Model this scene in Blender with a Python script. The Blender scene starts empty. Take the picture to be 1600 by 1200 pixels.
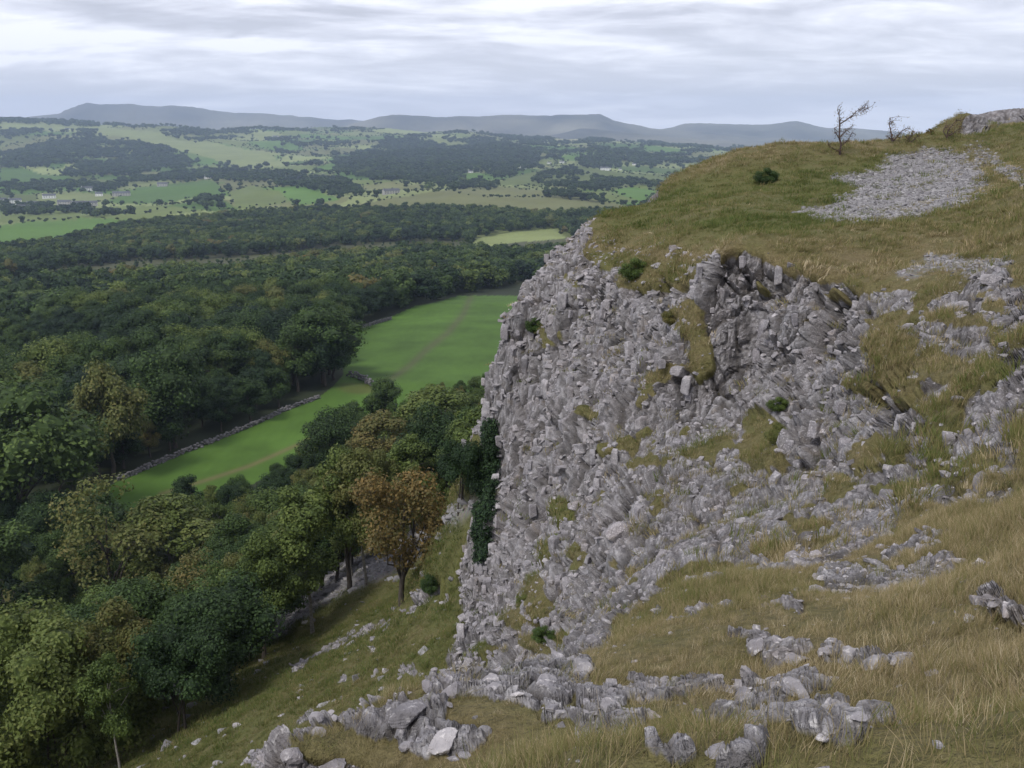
import bpy, bmesh, math, random
import numpy as np
from mathutils import Vector, Matrix, Euler

R = math.radians
scene = bpy.context.scene
C = scene.collection
random.seed(7)
rng = np.random.default_rng(7)

# ------------------------------------------------------------------ camera, world, sun, exposure
FPX = 1570.0                       # focal length in pixels of the 1600 wide photograph
PITCH = R(14.3)
cam_d = bpy.data.cameras.new('camera')
cam = bpy.data.objects.new('camera', cam_d); C.objects.link(cam)
cam.location = (0, 0, 0)
cam.rotation_euler = (R(90) - PITCH, 0, 0)
cam_d.sensor_width = 36; cam_d.lens = FPX / 1600 * 36
cam_d.clip_start = 0.1; cam_d.clip_end = 60000
scene.camera = cam

SUN_EL, SUN_AZ = R(52), R(215)      # azimuth clockwise from +Y
world = bpy.data.worlds.new('World'); scene.world = world
world.use_nodes = True
wn, wl = world.node_tree.nodes, world.node_tree.links
wn.clear()
def wnode(t, **k):
    n = wn.new(t)
    for a, b in k.items(): setattr(n, a, b)
    return n
out = wnode('ShaderNodeOutputWorld')
sky = wnode('ShaderNodeTexSky', sky_type='NISHITA', sun_disc=False, sun_elevation=SUN_EL, sun_rotation=SUN_AZ)
bg_sky = wnode('ShaderNodeBackground'); bg_sky.inputs[1].default_value = 0.11
wl.new(sky.outputs[0], bg_sky.inputs[0])
geo = wnode('ShaderNodeTexCoord')
sep = wnode('ShaderNodeSeparateXYZ'); wl.new(geo.outputs['Generated'], sep.inputs[0])
def wmath(op, a, b=None, c=None, clamp=False):
    n = wnode('ShaderNodeMath', operation=op, use_clamp=clamp)
    for i, v in enumerate((a, b, c)):
        if v is None: continue
        if isinstance(v, (int, float)): n.inputs[i].default_value = v
        else: wl.new(v, n.inputs[i])
    return n.outputs[0]
# project the direction on a cloud layer: (x, y) / (z + k)
zz = wmath('MAXIMUM', sep.outputs[2], 0.0)
den = wmath('ADD', zz, 0.17)
cx = wmath('DIVIDE', sep.outputs[0], den); cy = wmath('DIVIDE', sep.outputs[1], den)
comb = wnode('ShaderNodeCombineXYZ'); wl.new(cx, comb.inputs[0]); wl.new(cy, comb.inputs[1])
def cloud_noise(scale, detail, rough, dist, off, sx=1.0, sy=1.0):
    mp = wnode('ShaderNodeMapping'); mp.inputs['Location'].default_value = (off, off * .7, 0)
    mp.inputs['Scale'].default_value = (sx, sy, 1); mp.inputs['Rotation'].default_value = (0, 0, R(6))
    wl.new(comb.outputs[0], mp.inputs[0])
    n = wnode('ShaderNodeTexNoise'); n.inputs['Scale'].default_value = scale
    n.inputs['Detail'].default_value = detail; n.inputs['Roughness'].default_value = rough
    n.inputs['Distortion'].default_value = dist
    wl.new(mp.outputs[0], n.inputs['Vector'])
    return n.outputs['Fac']
n1 = cloud_noise(0.95, 9, 0.55, 0.7, 9.2, 0.55, 1.0)
n2 = cloud_noise(3.0, 8, 0.6, 0.5, 2.9, 0.75, 1.25)
mixn = wmath('ADD', wmath('MULTIPLY', n1, 0.72), wmath('MULTIPLY', n2, 0.28))
ramp = wnode('ShaderNodeValToRGB'); wl.new(mixn, ramp.inputs[0])
cr = ramp.color_ramp
cr.elements[0].position = 0.44; cr.elements[0].color = (0.385, 0.385, 0.44, 1)
cr.elements[1].position = 0.565; cr.elements[1].color = (0.78, 0.775, 0.83, 1)
e = cr.elements.new(0.475); e.color = (0.46, 0.46, 0.525, 1)
e = cr.elements.new(0.525); e.color = (0.62, 0.62, 0.69, 1)
# low band just over the horizon: even pale blue grey
low = wmath('SUBTRACT', 1.0, wmath('MULTIPLY', zz, 9.0, clamp=True), clamp=True)
mixc = wnode('ShaderNodeMixRGB'); mixc.inputs[2].default_value = (0.74, 0.76, 0.88, 1)
wl.new(wmath('MULTIPLY', low, 0.6), mixc.inputs[0]); wl.new(ramp.outputs[0], mixc.inputs[1])
bg_cl = wnode('ShaderNodeBackground'); bg_cl.inputs[1].default_value = 1.0
wl.new(mixc.outputs[0], bg_cl.inputs[0])
mixs = wnode('ShaderNodeMixShader'); mixs.inputs[0].default_value = 0.9
wl.new(bg_sky.outputs[0], mixs.inputs[1]); wl.new(bg_cl.outputs[0], mixs.inputs[2])
wl.new(mixs.outputs[0], out.inputs[0])

sun_d = bpy.data.lights.new('sun', 'SUN'); sun_d.energy = 1.5; sun_d.angle = R(14); sun_d.color = (1, 0.96, 0.9)
sun = bpy.data.objects.new('sun', sun_d); C.objects.link(sun)
sd = Vector((math.sin(SUN_AZ) * math.cos(SUN_EL), math.cos(SUN_AZ) * math.cos(SUN_EL), math.sin(SUN_EL)))
sun.rotation_euler = sd.to_track_quat('Z', 'Y').to_euler()

vs = scene.view_settings
scene.display_settings.display_device = 'sRGB'
vs.view_transform = 'Standard'; vs.look = 'None'; vs.exposure = 0.68; vs.gamma = 1.0; vs.use_curve_mapping = False
scene.cycles.max_bounces = 5; scene.cycles.diffuse_bounces = 3; scene.cycles.glossy_bounces = 2
scene.cycles.transmission_bounces = 2; scene.cycles.volume_bounces = 2
scene.cycles.use_denoising = True

# ------------------------------------------------------------------ pixel <-> world (authoring aid: where on the ground a thing stands)
cp, sp = math.cos(PITCH), math.sin(PITCH)
def ray(px, py):
    dx = (px - 800) / FPX; dy = (600 - py) / FPX
    return dx, cp + dy * sp, dy * cp - sp
def azE(px, py):
    x, y, z = ray(px, py); h = math.hypot(x, y)
    return math.atan2(x, y), z / h, h
def project(x, y, z):
    f = y * cp - z * sp; up = y * sp + z * cp
    f = np.where(np.abs(f) < 1e-3, 1e-3, f)
    return 800 + FPX * x / f, 600 - FPX * up / f, f

# ------------------------------------------------------------------ numpy noise
def _h(ix, iy, iz, s):
    n = (ix.astype(np.int64) * 374761393 + iy.astype(np.int64) * 668265263 + iz.astype(np.int64) * 1442695041 + s * 1274126177) & 0xffffffff
    n = ((n ^ (n >> 13)) * 1274126177) & 0xffffffff
    n = ((n ^ (n >> 16)) * 2246822519) & 0xffffffff
    return ((n ^ (n >> 15)) & 0xffffff) / float(0xffffff)
def vnoise(x, y, z, s=0):
    ix, iy, iz = np.floor(x), np.floor(y), np.floor(z)
    fx, fy, fz = x - ix, y - iy, z - iz
    fx = fx * fx * (3 - 2 * fx); fy = fy * fy * (3 - 2 * fy); fz = fz * fz * (3 - 2 * fz)
    r = 0
    for a in (0, 1):
        for b in (0, 1):
            for c in (0, 1):
                w = (fx if a else 1 - fx) * (fy if b else 1 - fy) * (fz if c else 1 - fz)
                r = r + w * _h(ix + a, iy + b, iz + c, s)
    return r * 2 - 1
def fbm(x, y, z=None, oct=4, s=0, gain=0.5):
    if z is None: z = np.zeros_like(x)
    a, f, t, n = 1.0, 1.0, 0, 0
    for o in range(oct):
        t = t + a * vnoise(x * f + 17.3 * o, y * f - 9.1 * o, z * f + 3.7 * o, s + o); n += a
        a *= gain; f *= 2.03
    return t / n
def voronoi(x, y, z, s=0):
    """F1, F2, random value of the nearest cell, offset from its centre"""
    ix, iy, iz = np.floor(x), np.floor(y), np.floor(z)
    f1 = np.full(x.shape, 9.); f2 = f1.copy(); rv = np.zeros(x.shape); ra = rv.copy(); rb = rv.copy()
    ox = rv.copy(); oy = rv.copy(); oz = rv.copy()
    for a in (-1, 0, 1):
        for b in (-1, 0, 1):
            for c in (-1, 0, 1):
                jx, jy, jz = ix + a, iy + b, iz + c
                qx = jx + _h(jx, jy, jz, s) - x; qy = jy + _h(jx, jy, jz, s + 1) - y; qz = jz + _h(jx, jy, jz, s + 2) - z
                d = np.sqrt(qx * qx + qy * qy + qz * qz)
                near = d < f1
                f2 = np.where(near, f1, np.minimum(f2, d))
                h3 = _h(jx, jy, jz, s + 3)
                rv = np.where(near, h3, rv)
                ox = np.where(near, -qx, ox); oy = np.where(near, -qy, oy); oz = np.where(near, -qz, oz)
                f1 = np.where(near, d, f1)
    ra = (rv * 97.13) % 1.0; rb = (rv * 411.7) % 1.0
    return f1, f2, rv, ra, rb, ox, oy, oz
def voronoi_soft(x, y, z, s, K):
    """cell values blended over a narrow strip, so the step between two blocks is a wall with some width"""
    ix, iy, iz = np.floor(x), np.floor(y), np.floor(z)
    f1 = np.full(x.shape, 9.); f2 = f1.copy(); W = np.zeros(x.shape); D = W.copy(); O = W.copy()
    for a in (-1, 0, 1):
        for b in (-1, 0, 1):
            for c in (-1, 0, 1):
                jx, jy, jz = ix + a, iy + b, iz + c
                qx = jx + _h(jx, jy, jz, s) - x; qy = jy + _h(jx, jy, jz, s + 1) - y; qz = jz + _h(jx, jy, jz, s + 2) - z
                d = np.sqrt(qx * qx + qy * qy + qz * qz); rv = _h(jx, jy, jz, s + 3)
                near = d < f1; f2 = np.where(near, f1, np.minimum(f2, d)); f1 = np.where(near, d, f1)
                w = np.exp(-K * d); W += w
                D += w * ((rv - .5) - (qx * ((rv * 97.13) % 1 - .5) + qy * ((rv * 411.7) % 1 - .5)) * 1.1); O -= w * qz
    return f1, f2, D / W, O / W
def sstep(a, b, x):
    t = np.clip((x - a) / (b - a), 0, 1)
    return t * t * (3 - 2 * t)

def in_poly(px, py, poly):
    r = np.zeros(np.shape(px), bool); n = len(poly)
    for i in range(n):
        x1, y1 = poly[i]; x2, y2 = poly[(i + 1) % n]
        if y1 == y2: continue
        c = ((y1 > py) != (y2 > py)) & (px < (x2 - x1) * (py - y1) / (y2 - y1) + x1)
        r ^= c
    return r
def ell(px, py, cx_, cy_, a, b, ang=0.0):
    """signed: 1 at the centre, 0 on the rim"""
    c, s = math.cos(R(ang)), math.sin(R(ang))
    X = (px - cx_) * c - (py - cy_) * s; Y = (px - cx_) * s + (py - cy_) * c
    return 1 - np.sqrt((X / a) ** 2 + (Y / b) ** 2)

# ------------------------------------------------------------------ terrain
AZC = R(25)                                   # the scarp runs away at 25 degrees right of the view
def uv_of(x, y):
    return x * math.sin(AZC) + y * math.cos(AZC), -x * math.cos(AZC) + y * math.sin(AZC)
def xy_of(u, v):
    return u * math.sin(AZC) - v * math.cos(AZC), u * math.cos(AZC) + v * math.sin(AZC)
_vr = np.log(np.array([50, 200, 350, 500, 800, 1200, 1700, 2600, 6000, 20000.]))
_vz = np.array([-50, -50, -60, -74, -93, -106, -120, -125, -130, -130.])
def base(x, y):
    r = np.hypot(x, y); u, v = uv_of(x, y)
    val = np.interp(np.log(np.maximum(r, 1)), _vr, _vz)
    pl = -8 - 0.6 * v - 0.1 * np.maximum(r - 100, 0)
    pl = np.minimum(pl, -2.0)
    k = 6.0                                    # smooth max of plane and valley
    h = np.clip(0.5 + 0.5 * (pl - val) / k, 0, 1)
    return val * (1 - h) + pl * h + k * h * (1 - h)

CTL = [  # px, py, distance along the view axis
 # foreground ledge
 (1600,1200,2.9),(1200,1200,3.2),(800,1200,3.8),(560,1200,4.2),(1600,1000,4.1),(1400,1050,4.2),(1200,1000,5.4),(1000,1090,5.0),(1400,900,7.0),
 (1200,910,8.2),(1000,936,8.4),(900,1035,6.6),(850,1065,6.2),(760,1080,5.9),(690,1100,5.5),(600,1118,5.1),(500,1165,4.5),(430,1188,4.2),(1000,1000,6.3),
 (1100,905,9.0),(1500,800,9.0),(1600,780,8.3),(1400,830,10),(1300,870,9.4),(1600,880,6.2),
 # right slope
 (1600,660,11),(1600,550,13.5),(1500,640,13),(1450,740,12),(1600,470,17.5),(1500,560,16),(1600,400,23),(1400,480,22),(1500,450,20.5),
 # cliff: upper rim
 (1110,404,27.8),(1180,404,27.5),(1250,428,25.6),(1320,455,24),(1350,540,18.5),(1400,600,16),(1340,430,26),
 # cliff: wall and its foot
 (1150,590,27.0),(1120,520,27.4),(1230,600,24.3),(1250,540,25.0),(1300,640,20.5),(1330,560,19.5),(1130,670,25.5),(1200,690,22.5),
 (1290,760,15.5),(1340,790,12.8),(1360,720,13.8),(1420,700,13.2),(1250,720,18.5),(1200,800,16),(1250,850,11.5),(1150,860,12.5),
 (1050,720,23.5),(1080,600,27.5),(1070,500,29.5),(1060,450,31),(1090,430,29.5),
 (1000,650,28.5),(1000,560,31),(1000,500,33),(960,450,36),(930,500,36.5),(930,600,34),(900,700,31),(950,760,26),(1000,800,21.5),(950,840,22),
 (1060,850,15),(1000,900,13.5),(960,930,14.5),(930,980,15),(900,980,17.5),(870,900,25),(850,820,30),(850,700,35),(870,600,37.5),(870,500,40),(880,430,42.5),
 (820,760,36),(800,860,34),(800,900,32),(830,980,25),(780,980,31),(860,1040,15),(800,1040,23),(740,1020,28.5),
 (885,372,45.5),(925,348,48),(865,410,44.5),(812,455,44),(800,480,43.6),(788,520,43.2),(772,590,43),(762,640,43.2),(768,700,42.6),(765,780,41.5),(755,850,41),(745,900,40),(745,950,37),
 # plateau
 (940,400,41),(1000,400,38),(1050,400,34),(1010,330,47),(970,335,50),(1100,350,36),(1200,370,31),(1200,330,39),(1300,380,28.5),(1240,335,38),
 (1350,340,34),(1450,350,30),(1540,300,37),(1600,330,28),(1400,300,43),(1300,290,46),(1450,250,54),(1150,290,50),(1100,310,49),(1400,420,26.5),(1500,400,25),
 (1020,302,57),(1075,286,59),(1130,270,60),(1190,253,60),(1250,241,60),(1310,236,60),(1380,228,62),(1440,222,64),(1490,216,66),(1530,222,62),(1600,260,48),
 (1600,200,78),(1560,208,74),(1512,212,84),(1515,184,87),(1550,174,90),(1600,170,92),(1590,186,88),
]
FAR = [  # px, py, distance: valley side and the hills opposite
 (0,320,1700),(150,320,1700),(0,385,900),(0,290,2100),(150,280,2300),(100,245,3000),(0,235,3300),(200,225,3400),(50,190,4300),(0,187,4500),(150,193,4500),(300,200,4700),
 (300,290,2000),(430,295,1750),(500,312,1450),(300,315,1600),(420,275,2300),(300,260,2900),(600,350,1030),(700,330,1200),(650,300,1500),(800,310,1350),(900,310,1400),
 (550,265,2400),(600,240,3200),(750,260,2600),(850,268,2300),(900,285,1900),(980,300,1600),(1000,280,2000),(1050,270,2400),
 (450,240,3500),(450,203,4800),(600,200,5200),(700,209,4800),(850,216,4600),(850,245,3000),(1000,228,3900),(1000,250,2900),(1100,235,4300),(1100,262,2800),(1250,240,4300),(1400,238,4600),(1500,238,4600),
]
pts, val = [], []
def ctl(az, lr, resid_E):
    pts.append((az, lr)); val.append(resid_E)
for px, py, t in CTL + FAR:
    az, E, h = azE(px, py); r = t * h
    x, y = r * math.sin(az), r * math.cos(az)
    ctl(az, math.log(r), E - float(base(np.array(x), np.array(y))) / r)
zero = [(40,24),(36,22.5),(46,25),(32,19.5),(27,16.5),(22,13.2),(17,10),(13,8.2),(9,7),(5,6.6),(1,6.6),(52,25),(60,26),(70,26),(80,24),(100,20),(120,20),
        (75,10),(85,16),(95,0),(110,-10),(140,5),(150,30)]
zero += [(u, v) for u in (0, 10, 22, 36, 52, 70, 95) for v in (34, 52, 80, 110)]
zero += [(34,20.0),(31,18.0),(37.5,22.0)]
zero += [(u, v) for u in (2, 14) for v in (14, 22)] + [(28, 25), (62, 38), (200, 60), (250, 110), (200, 130), (320, 60), (320, 130), (450, 120)]
for u, v in zero:
    x, y = xy_of(u, v); ctl(math.atan2(x, y), math.log(math.hypot(x, y)), 0.0)
for a in (-40, -30, -20, -10, 0, 8, 15, 20):
    for rr in (400, 600):
        ctl(R(a), math.log(rr), 0.0)
for a in (-40, -25, -10, 5, 20, 35):
    ctl(R(a), math.log(6800), 0.0); ctl(R(a), math.log(9000), 0.0)
for a in (-55, -40):
    for rr in (2, 3, 4.5): ctl(R(a), math.log(rr), (-1.9 - float(base(np.array(rr * math.sin(R(a))), np.array(rr * math.cos(R(a)))))) / rr if rr < 2.5 else 0.1 * 0)
for a in (-20, 0, 20, 45):
    rr = 1.4; ctl(R(a), math.log(rr), (-1.75 - float(base(np.array(rr * math.sin(R(a))), np.array(rr * math.cos(R(a)))))) / rr)
pts = np.array(pts); val = np.array(val)
def _kern(d2): return np.sqrt(d2 + 0.012 ** 2)
K = _kern(((pts[:, None] - pts[None]) ** 2).sum(-1))
N = len(pts)
A = np.zeros((N + 1, N + 1)); A[:N, :N] = K - np.eye(N) * 0.002; A[:N, N] = 1; A[N, :N] = 1
wts = np.linalg.solve(A, np.append(val, 0))
AZ0, AZ1, NAZ = R(-60), R(60), 601
LR0, LR1, NLR = math.log(1.2), math.log(11500), 1400
gaz = np.linspace(AZ0, AZ1, NAZ); glr = np.linspace(LR0, LR1, NLR)
RES = np.zeros((NAZ, NLR))
GA, GL = np.meshgrid(gaz, glr, indexing='ij')
for i in range(N):
    RES += wts[i] * _kern((GA - pts[i, 0]) ** 2 + (GL - pts[i, 1]) ** 2)
RES += wts[N]

MOUNT = [  # ridge line: distance, width in ln r, [(px, py)...]
 (9800, 0.085, [(-900,196),(-300,190),(0,184),(90,178),(120,166),(135,161),(160,163),(200,162),(250,166),(300,166),(330,172),(380,176),(450,180),(540,186),(620,193),(800,205),(1000,215)]),
 (8300, 0.10, [(480,215),(560,190),(600,181),(625,178),(660,181),(700,182),(760,180),(850,180),(900,178),(938,178),(955,186),(975,192),(1020,200),(1100,205),(1300,222)]),
 (7000, 0.09, [(760,222),(860,212),(905,200),(960,204),(1010,210),(1080,216),(1150,222),(1250,232)]),
 (9300, 0.09, [(980,212),(1040,200),(1075,193),(1110,191),(1160,195),(1200,194),(1245,190),(1262,192),(1290,199),(1340,201),(1400,205),(1460,214),(1540,214),(1700,206),(2200,200),(3000,205)]),
]
_m = []
for rm, wd, prof in MOUNT:
    aa = [azE(p, q)[0] for p, q in prof]; ee = [azE(p, q)[1] for p, q in prof]
    _m.append((math.log(rm), rm, wd, np.array(aa), np.array(ee)))

def terrain(x, y):
    x = np.asarray(x, float); y = np.asarray(y, float)
    az = np.arctan2(x, y); r = np.maximum(np.hypot(x, y), 1.2); lr = np.log(r)
    fa = np.clip((az - AZ0) / (AZ1 - AZ0) * (NAZ - 1), 0, NAZ - 1.001); fl = np.clip((lr - LR0) / (LR1 - LR0) * (NLR - 1), 0, NLR - 1.001)
    ia, il = fa.astype(int), fl.astype(int); ta, tl = fa - ia, fl - il
    res = (RES[ia, il] * (1 - ta) + RES[ia + 1, il] * ta) * (1 - tl) + (RES[ia, il + 1] * (1 - ta) + RES[ia + 1, il + 1] * ta) * tl
    z = base(x, y) + res * r
    # beside and behind the camera the ledge simply goes on
    u, v = uv_of(x, y)
    side = -1.75 + (base(x, y) + 1.75) * sstep(2.0, 7.0, v)
    w = sstep(R(38), R(56), np.abs(az)) * (1 - sstep(60, 200, r))
    w = np.maximum(w, 1 - sstep(1.3, 2.0, r))
    z = z * (1 - w) + side * w
    f_idx = r > 190
    if np.any(f_idx):
        fa_ = np.atleast_1d(f_idx)
        shp = z.shape
        zf = z[fa_]; rf = r[fa_]; af = az[fa_]; lf = lr[fa_]; xf = x[fa_]; yf = y[fa_]
        f = sstep(500, 1500, rf)
        zf = zf + f * rf * 0.0045 * fbm(af * 22, lf * 14, oct=4, s=5) * (1 - sstep(6000, 7000, rf))
        zf = zf + sstep(200, 500, rf) * (1 - f) * 2.0 * fbm(xf / 60, yf / 60, oct=3, s=8)
        m_ = rf > 4500
        if m_.any():
            am, lm_, r_ = af[m_], lf[m_], rf[m_]
            nz = fbm(am * 40, lm_ * 26, oct=5, s=31)
            nz2 = 1 - np.abs(fbm(am * 30, lm_ * 22, oct=4, s=41)) * 2
            zm = zf[m_]
            for lm, rm, wd, aa, ee in _m:
                top = np.interp(am, aa, ee) + 0.0012 * fbm(am * 60, am * 0, oct=4, s=int(rm))
                g = np.exp(-((lm_ - lm) / wd) ** 2)
                g = g ** (0.9 + 0.25 * nz)
                zm = np.maximum(zm, -130 + (top * r_ + 130) * g + r_ * 0.016 * (nz2 - .6) * g * (1 - g))
            zf[m_] = zm
        z[fa_] = zf
    return z

def ground(px, py, tmin=1.5):
    """first point of the ground on the ray through a photograph pixel"""
    az, E, h = azE(px, py)
    rr = np.exp(np.linspace(math.log(tmin * h), math.log(11000), 4000))
    z = terrain(rr * math.sin(az), rr * math.cos(az))
    k = np.nonzero(z / rr >= E)[0]
    k = k[0] if len(k) else len(rr) - 1
    r = rr[k]
    return Vector((r * math.sin(az), r * math.cos(az), float(z[k])))
def gz(x, y): return float(terrain(np.array([x]), np.array([y]))[0])
def gz_a(x, y): return terrain(np.asarray(x, float), np.asarray(y, float))

# ------------------------------------------------------------------ object helpers
def props(o, label=None, cat=None, group=None, kind=None):
    if label: o['label'] = label
    if cat: o['category'] = cat
    if group: o['group'] = group
    if kind: o['kind'] = kind
    return o
def mesh_np(name, v, f, attrs=None, smooth=False):
    """v (n,3), f (m,k) with one k, or a list of such blocks; attrs: name -> per-point values"""
    blocks = f if isinstance(f, list) else [f]
    blocks = [np.asarray(b, np.int32) for b in blocks if len(b)]
    me = bpy.data.meshes.new(name)
    me.vertices.add(len(v)); me.vertices.foreach_set('co', np.asarray(v, np.float32).ravel())
    loops = np.concatenate([b.ravel() for b in blocks])
    tot = np.concatenate([np.full(len(b), b.shape[1], np.int32) for b in blocks])
    start = np.concatenate([[0], np.cumsum(tot)[:-1]]).astype(np.int32)
    me.loops.add(len(loops)); me.loops.foreach_set('vertex_index', loops)
    me.polygons.add(len(tot)); me.polygons.foreach_set('loop_start', start); me.polygons.foreach_set('loop_total', tot)
    me.polygons.foreach_set('use_smooth', np.full(len(tot), smooth))
    for k, a in (attrs or {}).items():
        a = np.asarray(a, np.float32)
        if a.ndim == 1:
            at = me.attributes.new(k, 'FLOAT', 'POINT'); at.data.foreach_set('value', a)
        elif a.shape[1] == 3:
            at = me.attributes.new(k, 'FLOAT_VECTOR', 'POINT'); at.data.foreach_set('vector', a.ravel())
        else:
            at = me.attributes.new(k, 'FLOAT_COLOR', 'POINT'); at.data.foreach_set('color', a.ravel())
    me.update(calc_edges=True)
    return me
def add(name, me, mat=None, parent=None, link=True):
    o = bpy.data.objects.new(name, me)
    if link: C.objects.link(o)
    if mat and not me.materials: me.materials.append(mat)
    if parent: o.parent = parent
    return o
def empty(name, loc):
    o = bpy.data.objects.new(name, None); C.objects.link(o); o.location = loc; o.empty_display_size = 0.3
    return o

# ------------------------------------------------------------------ materials
class Mat:
    def __init__(s, name):
        s.m = bpy.data.materials.new(name); s.m.use_nodes = True
        s.n = s.m.node_tree.nodes; s.l = s.m.node_tree.links
        s.b = s.n['Principled BSDF']; s.b.inputs['Roughness'].default_value = 0.9
        s.b.inputs['Specular IOR Level'].default_value = 0.2
    def node(s, t, **k):
        n = s.n.new(t)
        for a, b in k.items(): setattr(n, a, b)
        return n
    def set(s, sock, v):
        if isinstance(v, (int, float)): sock.default_value = v
        elif isinstance(v, tuple): sock.default_value = v if len(v) == len(sock.default_value) else v + (1,)
        else: s.l.new(v, sock)
    def math(s, op, a, b=0.0, clamp=False):
        n = s.node('ShaderNodeMath', operation=op, use_clamp=clamp); s.set(n.inputs[0], a); s.set(n.inputs[1], b)
        return n.outputs[0]
    def coord(s, kind='Object'): return s.node('ShaderNodeTexCoord').outputs[kind]
    def pos(s): return s.node('ShaderNodeNewGeometry').outputs['Position']
    def scale(s, vec, sc):
        n = s.node('ShaderNodeMapping'); s.l.new(vec, n.inputs[0]); n.inputs['Scale'].default_value = sc if isinstance(sc, tuple) else (sc,) * 3
        return n.outputs[0]
    def noise(s, vec, scale, detail=4, rough=0.55, dist=0.0):
        n = s.node('ShaderNodeTexNoise'); s.l.new(vec, n.inputs['Vector'])
        n.inputs['Scale'].default_value = scale; n.inputs['Detail'].default_value = detail
        n.inputs['Roughness'].default_value = rough; n.inputs['Distortion'].default_value = dist
        return n.outputs['Fac']
    def voro(s, vec, scale, feature='F1'):
        n = s.node('ShaderNodeTexVoronoi', feature=feature); s.l.new(vec, n.inputs['Vector']); n.inputs['Scale'].default_value = scale
        return n
    def ramp(s, fac, stops):
        n = s.node('ShaderNodeValToRGB'); s.l.new(fac, n.inputs[0]); cr = n.color_ramp
        while len(cr.elements) < len(stops): cr.elements.new(0.5)
        for e_, (p, c) in zip(cr.elements, stops): e_.position = p; e_.color = tuple(c) + (1,) if len(c) == 3 else c
        return n.outputs[0]
    def mix(s, fac, a, b, mode='MIX'):
        n = s.node('ShaderNodeMixRGB', blend_type=mode); s.set(n.inputs[0], fac); s.set(n.inputs[1], a); s.set(n.inputs[2], b)
        return n.outputs[0]
    def attr(s, name, kind='GEOMETRY', out='Fac'):
        n = s.node('ShaderNodeAttribute', attribute_name=name, attribute_type=kind); return n.outputs[out]
    def map(s, v, a, b, c=0.0, d=1.0):
        n = s.node('ShaderNodeMapRange'); s.set(n.inputs[0], v)
        for i, q in enumerate((a, b, c, d)): n.inputs[i + 1].default_value = q
        return n.outputs[0]
    def bump(s, h, strength, dist):
        n = s.node('ShaderNodeBump'); s.l.new(h, n.inputs['Height']); n.inputs['Strength'].default_value = strength; n.inputs['Distance'].default_value = dist
        s.l.new(n.outputs[0], s.b.inputs['Normal'])
    def base(s, c): s.set(s.b.inputs['Base Color'], c)

def rock_colour(M, p, extra=None):
    """pale weathered limestone: grey with a faint violet cast, white and ochre lichen, dark water stains"""
    a = M.noise(p, 0.9, 5, 0.6); b = M.noise(p, 6.0, 6, 0.65); c = M.noise(p, 34.0, 4, 0.6)
    col = M.ramp(b, [(0.28, (0.17, 0.163, 0.17)), (0.48, (0.29, 0.28, 0.29)), (0.72, (0.45, 0.435, 0.435))])
    col = M.mix(M.map(a, 0.42, 0.66), col, M.ramp(c, [(0.3, (0.19, 0.175, 0.18)), (0.7, (0.33, 0.31, 0.31))]))
    col = M.mix(M.map(c, 0.57, 0.66, 0, 0.75), col, (0.62, 0.60, 0.59))        # white lichen specks
    d = M.noise(M.scale(p, (1, 1, 0.35)), 2.3, 4, 0.6)
    col = M.mix(M.map(d, 0.52, 0.66, 0, 0.7), col, (0.12, 0.118, 0.12))        # dark stains
    g = M.noise(p, 1.7, 3, 0.5, 1.0)
    col = M.mix(M.map(g, 0.60, 0.72, 0, 0.35), col, (0.22, 0.165, 0.10))       # ochre wash
    return col, b, c

def m_ground():
    M = Mat('hillside_ground'); p = M.pos()
    rc, b, c = rock_colour(M, p)
    cav = M.attr('cav'); rk = M.attr('rock'); dry = M.attr('dry')
    rc = M.mix(M.math('MULTIPLY', cav, 0.92), rc, (0.045, 0.038, 0.032))       # soil and moss held in the joints
    n1_ = M.noise(p, 1.3, 5, 0.6); n2_ = M.noise(p, 14, 5, 0.7); n3_ = M.noise(p, 70, 3, 0.6)
    green = M.ramp(n2_, [(0.3, (0.075, 0.085, 0.026)), (0.55, (0.13, 0.135, 0.042)), (0.8, (0.20, 0.18, 0.07))])
    straw = M.ramp(n2_, [(0.3, (0.12, 0.095, 0.045)), (0.55, (0.20, 0.16, 0.082)), (0.8, (0.30, 0.25, 0.14))])
    g = M.mix(M.math('ADD', dry, M.map(n1_, 0.3, 0.7, -0.35, 0.35), clamp=True), green, straw)
    g = M.mix(M.map(n3_, 0.3, 0.7, 0, 0.35), g, (0.045, 0.04, 0.022))
    sc = M.attr('scree')
    vv = M.voro(p, 7.0).outputs['Color']
    scc = M.mix(0.5, M.ramp(n2_, [(0.3, (0.20, 0.19, 0.195)), (0.7, (0.36, 0.35, 0.35))]), vv, 'MULTIPLY')
    scc = M.mix(0.55, scc, (0.27, 0.26, 0.265))
    g = M.mix(M.math('MULTIPLY', sc, 0.9), g, scc)
    M.base(M.mix(M.map(rk, 0.42, 0.58), g, rc))
    h = M.math('ADD', M.math('MULTIPLY', b, 1.0), M.math('MULTIPLY', c, 0.35))
    M.bump(h, 0.9, 0.10)
    return M.m
def m_rock():
    M = Mat('limestone'); p = M.pos()
    col, b, c = rock_colour(M, p)
    t = M.node('ShaderNodeObjectInfo').outputs['Random']
    col = M.mix(1.0, col, M.ramp(t, [(0, (0.82, 0.81, 0.83)), (0.6, (0.98, 0.97, 0.98)), (1, (1.2, 1.18, 1.18))]), 'MULTIPLY')
    M.base(col)
    M.bump(M.math('ADD', b, M.math('MULTIPLY', c, 0.4)), 0.8, 0.05)
    return M.m
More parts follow.
